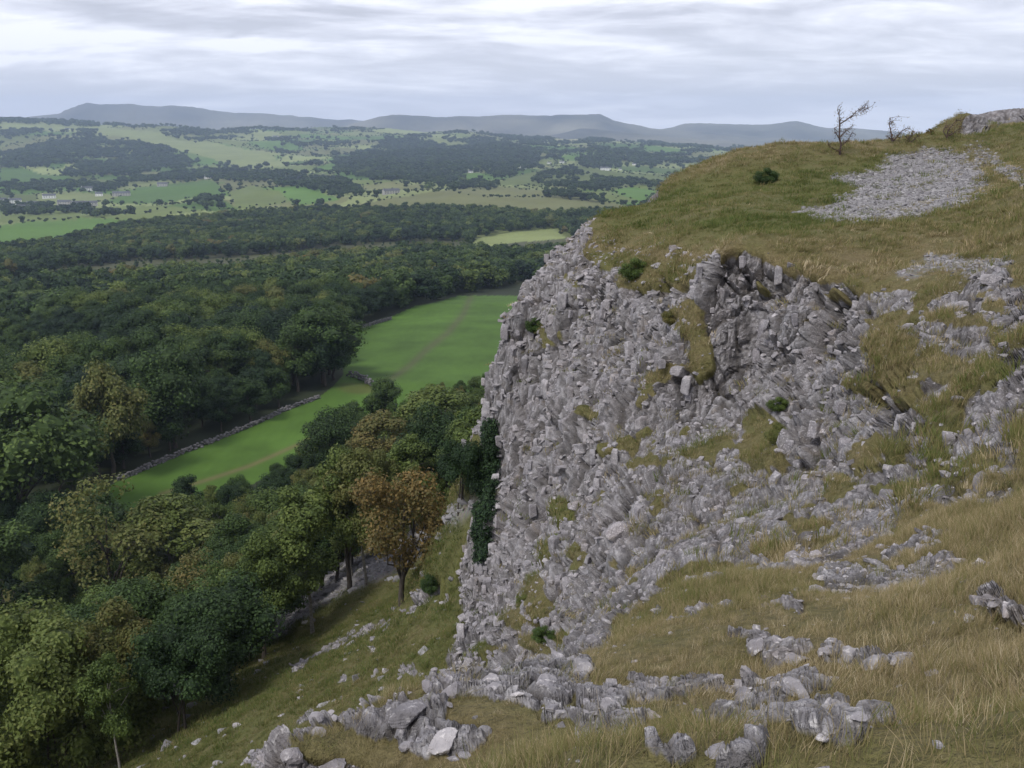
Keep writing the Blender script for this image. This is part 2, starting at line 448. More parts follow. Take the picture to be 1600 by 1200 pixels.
def m_scree():
    M = Mat('scree_stone'); p = M.pos(); n = M.noise(p, 9, 3, 0.6)
    t = M.node('ShaderNodeObjectInfo').outputs['Random']
    col = M.mix(0.5, M.ramp(n, [(0.3, (0.15, 0.145, 0.15)), (0.7, (0.31, 0.30, 0.305))]), M.ramp(t, [(0, (0.12, 0.115, 0.12)), (0.6, (0.24, 0.235, 0.24)), (1, (0.40, 0.39, 0.39))]))
    M.base(col); return M.m
def m_grass():
    M = Mat('grass_blades'); t = M.attr('tone'); tint = M.attr('tint', 'INSTANCER')
    k = M.math('ADD', M.math('MULTIPLY', t, 0.55), M.math('MULTIPLY', tint, 0.6))
    col = M.ramp(k, [(0.0, (0.060, 0.100, 0.022)), (0.28, (0.120, 0.145, 0.038)), (0.48, (0.185, 0.172, 0.066)), (0.68, (0.29, 0.23, 0.12)), (0.88, (0.46, 0.38, 0.24)), (1.0, (0.62, 0.54, 0.38))])
    M.base(col); M.b.inputs['Roughness'].default_value = 0.7
    tr = M.node('ShaderNodeBsdfTranslucent'); M.l.new(col, tr.inputs[0])
    mx = M.node('ShaderNodeMixShader'); mx.inputs[0].default_value = 0.3
    M.l.new(M.b.outputs[0], mx.inputs[1]); M.l.new(tr.outputs[0], mx.inputs[2])
    M.l.new(mx.outputs[0], M.n['Material Output'].inputs[0])
    return M.m
def m_leaf(name, lum=1.0):
    M = Mat(name); t = M.attr('tone'); tint = M.attr('tint', 'INSTANCER')
    stops = [(0.0, (0.018, 0.036, 0.019)), (0.15, (0.026, 0.051, 0.019)), (0.35, (0.056, 0.094, 0.024)), (0.5, (0.115, 0.155, 0.038)),
             (0.62, (0.125, 0.135, 0.042)), (0.75, (0.150, 0.112, 0.040)), (0.88, (0.20, 0.118, 0.036)), (1.0, (0.25, 0.11, 0.03))]
    col = M.ramp(M.math('ADD', tint, M.math('MULTIPLY', M.math('SUBTRACT', t, 0.5), 0.20), clamp=True), stops)
    tn = M.map(t, 0, 1, 0.5 * lum, 1.55 * lum)
    cmb = M.node('ShaderNodeCombineXYZ')
    for i in range(3): M.l.new(tn, cmb.inputs[i])
    col = M.mix(1.0, col, cmb.outputs[0], 'MULTIPLY')
    M.base(col); M.b.inputs['Roughness'].default_value = 0.55
    tr = M.node('ShaderNodeBsdfTranslucent'); M.l.new(col, tr.inputs[0])
    mx = M.node('ShaderNodeMixShader'); mx.inputs[0].default_value = 0.25
    M.l.new(M.b.outputs[0], mx.inputs[1]); M.l.new(tr.outputs[0], mx.inputs[2])
    M.l.new(mx.outputs[0], M.n['Material Output'].inputs[0])
    return M.m
def m_simple(name, lo, hi, scale=4.0, rough=0.9, sc3=None):
    M = Mat(name); p = M.coord('Object')
    n = M.noise(M.scale(p, sc3) if sc3 else p, scale, 5, 0.65)
    M.base(M.ramp(n, [(0.3, lo), (0.7, hi)])); M.b.inputs['Roughness'].default_value = rough
    M.bump(n, 0.5, 0.03)
    return M.m
def m_far():
    M = Mat('valley_ground'); p = M.pos()
    col = M.attr('col', out='Color')
    n = M.noise(p, 0.012, 6, 0.6); n2_ = M.noise(p, 0.15, 5, 0.6); n3_ = M.noise(M.scale(p, (1, 0.25, 1)), 0.6, 4, 0.6)
    q = M.math('ADD', M.math('MULTIPLY', n, 0.5), M.math('ADD', M.math('MULTIPLY', n2_, 0.3), M.math('MULTIPLY', n3_, 0.3)))
    tn = M.map(q, 0.35, 0.75, 0.78, 1.25)
    cmb = M.node('ShaderNodeCombineXYZ')
    for i in range(3): M.l.new(tn, cmb.inputs[i])
    M.base(M.mix(1.0, col, cmb.outputs[0], 'MULTIPLY'))
    return M.m
MSC = m_scree()
MG, MR, MGR, MLF = m_ground(), m_rock(), m_grass(), m_leaf('tree_leaves')
MBARK = m_simple('bark', (0.035, 0.03, 0.025), (0.10, 0.085, 0.07), 5, sc3=(3, 3, 0.8))
MBIRCH = m_simple('pale_bark', (0.12, 0.11, 0.10), (0.34, 0.32, 0.29), 4, sc3=(1.5, 1.5, 3))
MDEAD = m_simple('weathered_bark', (0.05, 0.035, 0.035), (0.12, 0.08, 0.075), 9)
MFAR = m_far()
MWHITE = m_simple('whitewash', (0.62, 0.62, 0.60), (0.80, 0.80, 0.78), 0.4)
MGREYW = m_simple('grey_render', (0.28, 0.27, 0.26), (0.42, 0.41, 0.39), 0.4)
MSLATE = m_simple('slate_roof', (0.07, 0.075, 0.085), (0.13, 0.135, 0.15), 0.8)
MGLASS = m_simple('window_glass', (0.02, 0.022, 0.026), (0.04, 0.045, 0.05), 1.0, 0.15)
MDRYST = m_simple('dry_stone', (0.10, 0.095, 0.10), (0.24, 0.23, 0.235), 3)

# ------------------------------------------------------------------ near ground: hillside and cliff
def build_grid(az, r_lo, r_hi, nr, w_log, n_fine=1500, coarse=4, w_drop=0.0, w_mid=0.0):
    fine_l = np.linspace(math.log(r_lo), math.log(r_hi), n_fine); fr = np.exp(fine_l)
    ca = az[::coarse]
    if ca[-1] != az[-1]: ca = np.append(ca, az[-1])
    AA, RR = np.meshgrid(ca, fr, indexing='ij')
    Z = terrain(RR * np.sin(AA), RR * np.cos(AA))
    el = np.arctan(Z / RR)
    ds = np.abs(np.diff(el, axis=1)) + w_log * np.diff(fine_l)[None] + w_drop * np.abs(np.diff(Z, axis=1)) / RR[:, 1:] + w_mid * np.hypot(np.diff(Z, axis=1), np.diff(RR, axis=1)) / RR[:, 1:] * ((RR[:, 1:] > 8) & (RR[:, 1:] < 45))
    for _ in range(3): ds[1:-1] = (ds[:-2] + 2 * ds[1:-1] + ds[2:]) / 4     # neighbouring columns sample alike
    s = np.concatenate([np.zeros((len(ca), 1)), np.cumsum(ds, axis=1)], axis=1)
    lrj = np.stack([np.interp(np.linspace(0, s[i, -1], nr), s[i], fine_l) for i in range(len(ca))])
    LR = np.stack([np.interp(az, ca, lrj[:, j]) for j in range(nr)], axis=1)
    r = np.exp(LR); A_ = az[:, None] * np.ones((1, nr))
    return r * np.sin(A_), r * np.cos(A_)
az_near = np.concatenate([np.linspace(R(-178), R(-34), 40), np.linspace(R(-31), R(31.5), 800), np.linspace(R(35), R(180), 40)])
NX, NY = build_grid(az_near, 0.9, 128, 1000, 0.045, w_drop=1.0, w_mid=0.13)
NZ = terrain(NX, NY)
def grid_normals(X, Y, Z):
    P = np.stack([X, Y, Z], -1)
    du = np.gradient(P, axis=0); dv = np.gradient(P, axis=1)
    n = np.cross(dv, du); l = np.linalg.norm(n, axis=-1, keepdims=True)
    area = l[..., 0]
    n = n / np.maximum(l, 1e-9)
    return n * np.sign(n[..., 2:3] + 1e-9), area
NN, NAREA = grid_normals(NX, NY, NZ)
PXn, PYn, DFn = project(NX, NY, NZ)
RN = np.hypot(NX, NY)
infr = (DFn > 0.5) & (PXn > -400) & (PXn < 2000) & (PYn < 1500)
j1 = fbm(NX * 0.9, NY * 0.9, NZ * 0.9, oct=5, s=3); j2 = fbm(NX * 0.9 + 40, NY * 0.9, NZ * 0.9, oct=5, s=4)
scl = np.clip(14 * 20 / np.maximum(RN, 3), 17, 60)
j5 = fbm(NX * 4.5, NY * 4.5, NZ * 4.5, oct=3, s=6)
QX, QY = PXn + j1 * scl * 1.6 + j5 * scl * .8, PYn + j2 * scl * 1.2 + j5 * scl * .5
CLIFF = [(925,340),(882,366),(858,405),(808,450),(782,510),(760,585),(740,640),(738,760),(730,860),(722,930),(700,1010),(690,1100),(560,1150),(545,1110),(700,1085),(770,1045),
         (860,1050),(925,1070),(960,1000),(940,950),(1010,932),(1110,885),(1200,893),(1290,885),(1385,840),(1400,790),(1360,762),(1440,745),(1452,660),(1420,630),(1345,590),
         (1350,520),(1325,455),(1250,425),(1180,403),(1105,400),(1090,440),(1040,462),(960,455),(975,420),(905,400),(920,370)]
near_vis = (RN < 60) & infr
rock = np.zeros_like(NX)
rock[in_poly(QX, QY, CLIFF) & near_vis & (RN > 4)] = 1.0
nx_h = np.hypot(NN[..., 0], NN[..., 1])
steep = np.arctan2(nx_h, np.maximum(NN[..., 2], 1e-3))
rock[(steep > R(50)) & (RN < 110) & ~((PXn < 748) & (PYn < 1010) & (RN > 25))] = 1.0
GP = [(1190,690,45,55,0),(1130,690,30,14,0),(1085,560,30,60,0),(1075,500,25,50,0),(1020,600,55,16,30),(1000,440,45,14,0),(1095,705,28,18,0),(960,690,50,10,20),(870,800,14,28,10),
      (860,850,20,40,-30),(835,930,26,50,10),(800,970,26,20,0),(980,900,18,14,0),(845,525,22,30,10),(1010,720,45,10,0),(905,640,30,8,0),(1205,870,45,16,0),(1260,830,35,28,-20),(1320,760,35,26,30),
      (1400,700,20,30,-40),(1340,700,16,40,-30),(900,860,14,20,0),(745,1020,36,26,20),(850,1000,50,18,0),(1290,460,14,10,0),(1340,600,30,14,0),(1190,443,14,6,0),(940,780,12,20,0),(1060,720,20,10,0),(1150,760,26,10,0),(895,450,10,30,0),(1020,780,12,20,0)]
for cx_, cy_, a_, b_, g_ in GP:
    k = (ell(QX, QY, cx_, cy_, a_ * .8, b_ * .8, g_) > 0) & near_vis
    rock[k] = 0.0
RP = [(655,1112,70,18,4),(430,1190,36,16,0),(770,1070,36,16,0),(850,1065,40,20,0),(890,1045,36,22,0),(700,1155,60,18,0),(500,1192,60,12,0),(1130,1185,45,14,15),(1240,1030,40,16,0),
      (1440,915,20,10,0),(1550,935,28,16,0),(1370,1030,60,9,5),(1060,1080,60,14,0),(1240,1130,60,14,0),(1300,1160,45,20,0),(1360,1120,50,14,0),(1170,1000,15,9,0),(1000,945,34,8,8),
      (1545,437,28,14,10),(1500,480,34,10,0),(1565,500,26,14,10),(1500,535,42,14,0),(1585,575,20,24,0),(1540,640,34,22,0),(1440,520,26,10,0),(1400,470,30,8,0),(1570,705,18,10,0),
      (1580,735,24,8,0),(1550,770,24,10,0),(1470,770,30,10,0),(1360,470,40,14,0),(1490,690,20,14,0),(1380,660,22,12,0),(1460,600,20,9,0),(900,1110,30,18,0),(960,1110,40,16,0),
      (1010,1180,30,8,0),(1230,955,24,7,0),(1190,1090,30,10,0),(1590,955,16,8,0),(1500,412,70,9,5),(1345,900,40,12,0),(1420,860,50,9,20),(1480,470,26,8,0),(1595,480,14,18,0)]
for cx_, cy_, a_, b_, g_ in RP:
    k = (ell(QX, QY, cx_, cy_, a_ * 1.3, b_ * 1.35, g_) > 0) & near_vis
    rock[k] = 1.0
tufty = fbm(NX * 2.2, NY * 2.2, NZ * 2.2, oct=3, s=208) + .35 * fbm(NX * .5, NY * .5, NZ * .5, oct=2, s=209)
rock[(tufty > .50) & (RN > 11) & (steep < R(52))] = 0.0
bare = fbm(NX * 1.1 + 30, NY * 1.1, oct=4, s=207)
rock[(bare > 0.30 - .14 * (PYn > 1040)) & near_vis & (RN > 3) & (RN < 24) & (PXn > 900)] = 1.0
# the hidden crag on the skyline at the right and outcrops on the slope below the cliff
TOR = [(1500,214),(1506,188),(1520,178),(1560,170),(1700,160),(1700,186),(1580,192),(1540,196),(1520,214)]
rock[in_poly(PXn, PYn, TOR) & (RN > 66) & (RN < 120) & infr] = 1.0
TAL = [(520,1010,34,9,35),(560,985,20,6,35),(470,1040,30,6,35),(640,1048,20,10,0),(585,1020,10,6,0),(480,1115,14,6,35),(540,1060,8,14,0),(430,960,30,16,30),(340,1040,26,6,35),(590,975,24,5,35),
       (690,935,14,6,0),(680,1045,10,7,0),(655,935,40,5,35),(330,1060,30,8,35),(700,1010,12,20,-30),(745,1045,20,40,30),(710,1060,24,24,0)]
for cx_, cy_, a_, b_, g_ in TAL:
    k = (ell(QX, QY, cx_, cy_, a_, b_, g_) > 0) & (RN > 18) & (RN < 70) & infr
    rock[k] = 1.0
scree = np.zeros_like(NX)
SCREE = [(1236,333),(1268,322),(1290,321),(1325,308),(1352,292),(1330,283),(1305,276),(1330,268),(1372,262),(1390,245),(1450,231),(1500,232),(1528,262),(1546,292),(1520,306),(1440,330),(1380,347),(1300,343)]
j3 = fbm(NX * 2.6, NY * 2.6, oct=4, s=9); j4 = fbm(NX * .5, NY * .5, oct=4, s=10)
scree[in_poly(PXn + j1 * 18 + j3 * 8, PYn + j2 * 8 + j3 * 4, SCREE) & (RN > 25) & (RN < 64) & (j4 + .4 * j3 < .42)] = 1.0
PATH = [(1490,216),(1520,218),(1560,240),(1600,262),(1640,290),(1640,320),(1600,298),(1565,275),(1545,255),(1510,235)]
PATH2 = [(1505,222),(1516,222),(1550,243),(1620,285),(1620,300),(1560,268)]
scree[in_poly(PXn + j1 * 10, PYn + j2 * 8, PATH2) & (RN > 18)] = 0.6
SCR3 = [(700,800),(752,772),(752,790),(700,820),(640,880),(590,905),(500,950),(380,1030),(240,1110),(235,1090),(360,1000),(440,930),(560,870)]
scree[in_poly(PXn + j1 * 12, PYn + j2 * 10, SCR3) & (RN > 35) & infr] = 1.0
k = (ell(QX, QY, 1490, 412, 80, 12, 5) > 0) & (RN < 40); scree[k] = 0.9; rock[k] = 0
rock = np.where(scree > 0.5, 0, rock)
# soften along the grid a little
def blur(a, n=2):
    for _ in range(n):
        a = a.copy(); a[1:-1, 1:-1] = (a[:-2, 1:-1] + a[2:, 1:-1] + a[1:-1, :-2] + a[1:-1, 2:] + 2 * a[1:-1, 1:-1]) / 6
    return a
rockS = blur(rock, 3); screeS = blur(scree, 2)

# fractured rock: nested anisotropic cells, each block pushed out, tilted and parted by recessed joints
disp = np.zeros(NX.shape + (3,)); cav = np.zeros_like(NX)
m = (rockS > 0.02)
x, y, z, n = NX[m], NY[m], NZ[m], NN[m]
st = sstep(R(28), R(52), steep[m]); rr_ = RN[m]
wx = x + 0.18 * fbm(x * .8, y * .8, z * .8, oct=3, s=61) + 0.12 * z; wy = y + 0.25 * fbm(x * .8, y * .8, z * .8, oct=3, s=62)
wz = z + 0.15 * fbm(x * .8, y * .8, z * .8, oct=3, s=63)
hn = n.copy(); hn[:, 2] *= 0.4; hn /= np.linalg.norm(hn, axis=1, keepdims=True)
nearf = 1 - sstep(9, 20, rr_)
spc = np.linalg.norm(np.stack([np.gradient(q_, axis=1) for q_ in (NX, NY, NZ)], -1), axis=-1)[m]
tot = np.zeros((len(x), 3)); cv = np.zeros(len(x))
x0_, y0_, z0_ = wx, wy, wz
# tall joints: columns that run the whole height of the wall, clearest in the buttress under the plateau
pil = (0.25 + 0.75 * sstep(0, .35, ell(PXn[m], PYn[m], 1215, 520, 160, 150))) * st * (1 - nearf)
f1, f2, D_, O_ = voronoi_soft(x / .85, y / .85, z / 14, 50, 15)
edge = 1 - sstep(0, .13, f2 - f1)
tot += n * ((D_ * .46 - edge * .24) * pil)[:, None]; cv = edge * .9 * (pil > .5)
for (sx, sz, amp, ledge, crack, lo, hi, seed, K_) in [(1.3, 4.4, 0.72, 0.16, 0.24, 0.05, 1.0, 100, 11), (0.46, 1.25, 0.26, 0.24, 0.11, 0.2, 1.0, 200, 12), (0.20, 0.40, 0.075, 0.34, 0.04, 0.5, 1.0, 300, 13), (0.09, 0.10, 0.026, 0.3, 0.010, 0.8, 1.0, 400, 14)]:
    zo = 0.55 + 0.45 * sstep(5.5, 15, rr_)
    if seed > 100:                    # finer relief follows the blocks already formed
        w_ = sstep(0.02, 0.6, rockS[m])[:, None]
        G_ = np.stack([NX, NY, NZ], -1); G_[m] += tot * w_
        spc = np.maximum(spc, np.linalg.norm(np.gradient(G_, axis=1), axis=-1)[m])
        wx, wy, wz = x0_ + tot[:, 0], y0_ + tot[:, 1], z0_ + tot[:, 2]
    nf = 1 - nearf * (0.88 if sx > 0.5 else 0.55 if sx > .2 else 0.2)
    nf = nf * sstep(0.6, 2.6, sx / spc)
    a = amp * (lo + (hi - lo) * st) * nf * (1 - 0.4 * nearf * (1 - st))
    f1, f2, D_, O_ = voronoi_soft(wx / sx / zo, wy / sx / zo, wz / sz / zo, seed, K_)
    edge = 1 - sstep(0.0, 0.12 if sx > .3 else 0.16, f2 - f1)
    d = D_ * a - edge * crack * (0.4 + 0.6 * st) * (1 - 0.6 * nearf * (sx > .3))
    if sx > 1: d = d - .16 * st * (1 - nearf)
    tot += n * d[:, None]
    tot += hn * (O_ * sz * 0.45 * ledge * st * nf)[:, None]
    cv = np.maximum(cv, edge * (0.9 if sx > .5 else 0.65))
tot += n * (0.02 * fbm(x * 9, y * 9, z * 9, oct=3, s=71))[:, None]
disp[m] = tot * sstep(0.02, 0.6, rockS[m])[:, None]
disp[m] += n * (0.05 * sstep(0.3, 0.9, rockS[m]) * (rr_ < 14))[:, None]
cav[m] = cv
# turf: hummocks and terracettes
g_ = (1 - rockS) * sstep(1.5, 3, RN)
hum = 0.05 * fbm(NX * 1.6, NY * 1.6, oct=4, s=81) + 0.10 * fbm(NX * .45, NY * .45, oct=3, s=82) * sstep(6, 20, RN) + 0.35 * fbm(NX * .16, NY * .16, oct=3, s=83) * sstep(20, 50, RN)
hum = np.where(rock > 0.5, hum * .5, hum)
disp[..., 2] += hum * sstep(1.5, 3, RN)
# scree surface: stony relief
k = screeS > 0.05
if k.any():
    f1, f2, rv, *_r = voronoi(NX[k] / 0.3, NY[k] / 0.3, NZ[k] / 0.3, 900)
    disp[k, 2] += screeS[k] * (0.06 * rv - 0.05 * f1)
dryv = 0.45 + 0.5 * fbm(NX * 0.25, NY * 0.25, oct=4, s=91) + 0.15 * sstep(300, 480, PYn) * (1 - sstep(500, 700, PYn))
dryv = dryv - 0.5 * sstep(0, .5, ell(PXn, PYn, 1200, 310, 330, 75, 8)) * (RN > 25) - 0.38 * sstep(18, 26, RN) * (PXn < 760)
dryv = dryv + 0.3 * (ell(PXn, PYn, 1150, 390, 260, 30, -5) > 0) * (RN < 50)
# world spots: greener hollows, drier crests
VN = np.stack([NX, NY, NZ], -1) + disp
NFIN, _a = grid_normals(VN[..., 0], VN[..., 1], VN[..., 2])

na, nr_ = NX.shape
idx = np.arange(na * nr_).reshape(na, nr_)
quads = np.stack([idx[:-1, :-1], idx[1:, :-1], idx[1:, 1:], idx[:-1, 1:]], -1).reshape(-1, 4)
qr = rockS.reshape(-1)[quads].mean(1) > 0.5
def submesh(name, q):
    u_, inv = np.unique(q, return_inverse=True)
    return mesh_np(name, VN.reshape(-1, 3)[u_], inv.reshape(q.shape), dict(rock=rockS.reshape(-1)[u_], cav=cav.reshape(-1)[u_], dry=np.clip(dryv, 0, 1).reshape(-1)[u_], scree=screeS.reshape(-1)[u_]), smooth=('hill' in name))
hill = add('hillside', submesh('hillside', quads[~qr]), MG)
props(hill, 'dry grassy limestone hillside with pale stones showing through', kind='structure')
cliff = add('limestone_cliff', submesh('limestone_cliff', quads[qr]), MG)
props(cliff, 'broken grey limestone cliff face below the grassy plateau', kind='structure')

# ------------------------------------------------------------------ valley floor, fields, hills, mountains
az_far = np.concatenate([np.linspace(R(-58), R(-32), 30), np.linspace(R(-31), R(31), 640), np.linspace(R(32), R(58), 30)])
FX, FY = build_grid(az_far, 100, 11300, 400, 0.004, n_fine=2200, coarse=4)
FZ = terrain(FX, FY)
FR = np.hypot(FX, FY)
PXf, PYf, DFf = project(FX, FY, FZ)
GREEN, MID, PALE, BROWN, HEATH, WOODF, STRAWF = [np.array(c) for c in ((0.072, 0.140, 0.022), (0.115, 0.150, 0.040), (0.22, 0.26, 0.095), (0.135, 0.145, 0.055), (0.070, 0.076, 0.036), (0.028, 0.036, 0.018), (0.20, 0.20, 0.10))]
FIELD1 = [(60,850),(60,800),(185,752),(250,722),(400,662),(500,620),(522,602),(536,585),(540,525),(600,500),(650,478),(730,460),(830,443),(920,432),(920,620),(600,660),(430,740),(300,800)]
FIELDS = [([(0,352),(60,345),(130,340),(215,344),(150,362),(90,372),(60,388),(0,386)], GREEN * 1.15),
          ([(0,330),(60,333),(130,332),(120,344),(0,348)], MID),
          ([(235,352),(260,335),(330,328),(430,324),(440,332),(330,342)], PALE),
          ([(160,318),(220,292),(330,280),(355,300),(250,318)], GREEN * 0.9),
          ([(355,300),(390,290),(440,294),(455,316),(370,326)], MID),
          ([(410,294),(470,291),(535,312),(460,322),(440,300)], GREEN * 1.25),
          ([(255,322),(340,308),(372,326),(330,330)], GREEN * 0.8),
          ([(735,388),(742,372),(810,362),(870,356),(885,372),(800,380)], PALE * 0.95),
          ([(520,332),(560,318),(640,306),(700,296),(770,290),(860,300),(985,322),(1010,335),(860,338),(700,326),(600,332)], BROWN),
          ([(700,296),(770,290),(850,294),(860,308),(740,308)], PALE * 0.7),
          ([(950,298),(985,292),(1040,300),(1000,312),(960,308)], GREEN * 1.2),
          ([(905,300),(950,298),(1000,314),(950,318),(880,310)], MID),
          ([(740,300),(800,276),(850,264),(900,258),(960,268),(1040,276),(1040,292),(950,284),(880,290),(770,290)], MID * 0.85),
          ([(490,262),(520,253),(550,256),(545,266),(500,268)], GREEN * 1.1),
          ([(0,262),(30,256),(110,275),(120,292),(0,290)], GREEN * .85),
          ([(20,256),(60,258),(120,274),(70,274)], PALE),
          ([(0,188),(60,192),(150,198),(260,208),(330,222),(420,240),(450,260),(380,262),(300,240),(200,216),(100,205),(0,205)], PALE * 0.85),
          ([(640,262),(720,250),(760,262),(700,268)], MID),
          ([(860,216),(900,214),(930,220),(870,223)], STRAWF * 1.3),
          ([(560,205),(640,196),(720,205),(640,212)], PALE)]
col = np.zeros(FX.shape + (3,)); col[:] = HEATH
# patchwork of fields: one colour per cell of a world-space partition
cell = 170.0
jx = FX + 25 * fbm(FX / 150, FY / 150, oct=2, s=11); jy = FY + 25 * fbm(FX / 150 + 9, FY / 150, oct=2, s=12)
c_ = math.cos(0.5); s_ = math.sin(0.5)
f1, f2, rv, ra, rb, *_r = voronoi((jx * c_ + jy * s_) / 150, (jx * -s_ + jy * c_) / 260, FX * 0 + 0.5, 77)
pal = np.array([PALE, PALE * .9, GREEN * .9, BROWN * 1.1, GREEN * .75, PALE * .75, MID * 1.1, MID * .8, BROWN * .9, GREEN * 1.1])
patch = pal[np.minimum((rv * 10).astype(int), 9)]
pw = sstep(850, 950, FR)[..., None]
col = col * (1 - pw) + patch * pw
upl = sstep(0.0, 0.35, fbm(FX / 700, FY / 700, oct=3, s=15))[..., None] * sstep(2300, 3200, FR)[..., None] * .4
col = col * (1 - upl) + (BROWN * 1.1) * upl
far_f = sstep(4600, 6000, FR)[..., None]
mcol = np.array([0.135, 0.125, 0.085]) * (0.8 + 0.9 * fbm(FX / 400, FY / 400, oct=4, s=16)[..., None])
mcol = mcol * np.where(FZ > 60, 0.85, 1.1)[..., None]
col = col * (1 - far_f) + mcol * far_f
jp1 = fbm(FX / 40, FY / 40, oct=3, s=21); jp2 = fbm(FX / 40 + 50, FY / 40, oct=3, s=22)
for poly, c in FIELDS:
    k = in_poly(PXf + jp1 * 3, PYf + jp2 * 1.5, poly) & (FR > 420) & (FR < 5500)
    col[k] = c
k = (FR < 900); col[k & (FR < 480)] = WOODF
for poly, c in FIELDS[:9]:
    k = in_poly(PXf + jp1 * 3, PYf + jp2 * 1.5, poly) & (FR > 420); col[k] = c
k1 = in_poly(PXf + jp1 * 2, PYf + jp2 * 2, FIELD1) & (FR < 400)
col[k1] = GREEN * np.array([0.92, 0.92, 0.95])
k = k1 & (ell(PXf, PYf, 640, 470, 300, 30, 10) > 0); 
col[k1] *= (1 + 0.30 * fbm(FX[k1] / 7, FY[k1] / 7, oct=5, s=25) + 0.25 * fbm(FX[k1] / 40, FY[k1] / 40, oct=3, s=26))[:, None]
def near_line(px, py, line):
    d = np.full(np.shape(px), 1e9)
    for (x1, y1), (x2, y2) in zip(line[:-1], line[1:]):
        t = np.clip(((px - x1) * (x2 - x1) + (py - y1) * (y2 - y1)) / ((x2 - x1) ** 2 + (y2 - y1) ** 2), 0, 1)
        d = np.minimum(d, np.hypot(px - x1 - t * (x2 - x1), py - y1 - t * (y2 - y1)))
    return d
TRACK = [(600,600),(640,572),(668,545),(700,520),(725,490),(735,465)]
d = near_line(PXf, PYf, TRACK); w = (np.exp(-(d / 5.5) ** 2) * 0.65 * (FR < 400))[..., None]
col = col * (1 - w) + np.array([0.085, 0.085, 0.045]) * w
d = near_line(PXf, PYf, [(250,772),(330,748),(390,728),(440,706),(520,670)]); w = (np.exp(-(d / 3.2) ** 2) * 0.7 * (FR < 400))[..., None]
col = col * (1 - w) + np.array([0.15, 0.12, 0.06]) * w
w = (sstep(0, 0.5, ell(PXf + jp1 * 6, PYf + jp2 * 4, 556, 607, 44, 11, -3)) * 0.8 * (FR < 300) * np.clip(.75 + .9 * jp1, 0, 1))[..., None]
col = col * (1 - w) + np.array([0.115, 0.066, 0.034]) * w
quf = np.arange(FX.size).reshape(FX.shape)
quf = np.stack([quf[:-1, :-1], quf[1:, :-1], quf[1:, 1:], quf[:-1, 1:]], -1).reshape(-1, 4)
NEARC = (FR < 126)
VF = np.stack([FX, FY, FZ - 0.6 * NEARC * sstep(0, 26, 126 - FR)], -1).reshape(-1, 3)
c4 = np.concatenate([np.clip(col, 0, 1).reshape(-1, 3), np.ones((FX.size, 1))], 1)
rq = FR.reshape(-1)[quf].mean(1)
def far_sub(name, q, label):
    u_, inv = np.unique(q, return_inverse=True)
    o = add(name, mesh_np(name, VF[u_], inv.reshape(q.shape), dict(col=c4[u_]), smooth=True), MFAR)
    return props(o, label, kind='structure')
far_sub('valley_floor', quf[rq < 5800], 'green valley floor with hedged fields rising to low hills')
far_sub('mountains', quf[rq >= 5800], 'blue hazy mountain ridges along the horizon')

# ------------------------------------------------------------------ plants
def rnd_dir(n, g):
    d = g.normal(size=(n, 3)); return d / np.linalg.norm(d, axis=1, keepdims=True)
def tube(path, radii, seg=6):
    P = np.array(path, float); v, f = [], []
    for i, (p, r) in enumerate(zip(P, radii)):
        t = P[min(i + 1, len(P) - 1)] - P[max(i - 1, 0)]; t /= np.linalg.norm(t) + 1e-9
        a = np.cross(t, (0.3, 1, 0.1)); a /= np.linalg.norm(a) + 1e-9; b = np.cross(t, a)
        for k in range(seg):
            an = 2 * math.pi * k / seg
            v.append(p + r * (math.cos(an) * a + math.sin(an) * b))
    for i in range(len(P) - 1):
        for k in range(seg):
            a_, b_ = i * seg + k, i * seg + (k + 1) % seg
            f.append((a_, b_, b_ + seg, a_ + seg))
    return np.array(v), np.array(f)
def join(parts):
    V, F, o = [], [], 0
    for v, f in parts:
        V.append(v); F.append(np.asarray(f) + o); o += len(v)
    return np.concatenate(V), np.concatenate(F)
def wob_path(p0, p1, n, amp, g, sag=0.0):
    p0, p1 = np.array(p0, float), np.array(p1, float); out_ = []
    for i in range(n + 1):
        t = i / n; p = p0 + (p1 - p0) * t
        if 0 < i: p = p + g.normal(size=3) * amp * (1 if i < n else .4)
        p[2] += sag * math.sin(t * math.pi); out_.append(p)
    return out_
def leaves(cent, nrm, size, g, aspect=0.65):
    n = len(cent)
    t = np.cross(nrm, rnd_dir(n, g)); t /= np.linalg.norm(t, axis=1, keepdims=True) + 1e-9
    b = np.cross(nrm, t); s = size[:, None]
    v = np.stack([cent - t * s, cent - b * s * aspect + nrm * s * .15, cent + t * s, cent + b * s * aspect + nrm * s * .15], 1).reshape(-1, 3)
    return v, np.arange(n * 4).reshape(n, 4)
_ico = {}
def ico(sub):
    if sub not in _ico:
        bm = bmesh.new(); bmesh.ops.create_icosphere(bm, subdivisions=sub, radius=1)
        _ico[sub] = (np.array([v.co[:] for v in bm.verts]), np.array([[v.index for v in f.verts] for f in bm.faces])); bm.free()
    return _ico[sub]
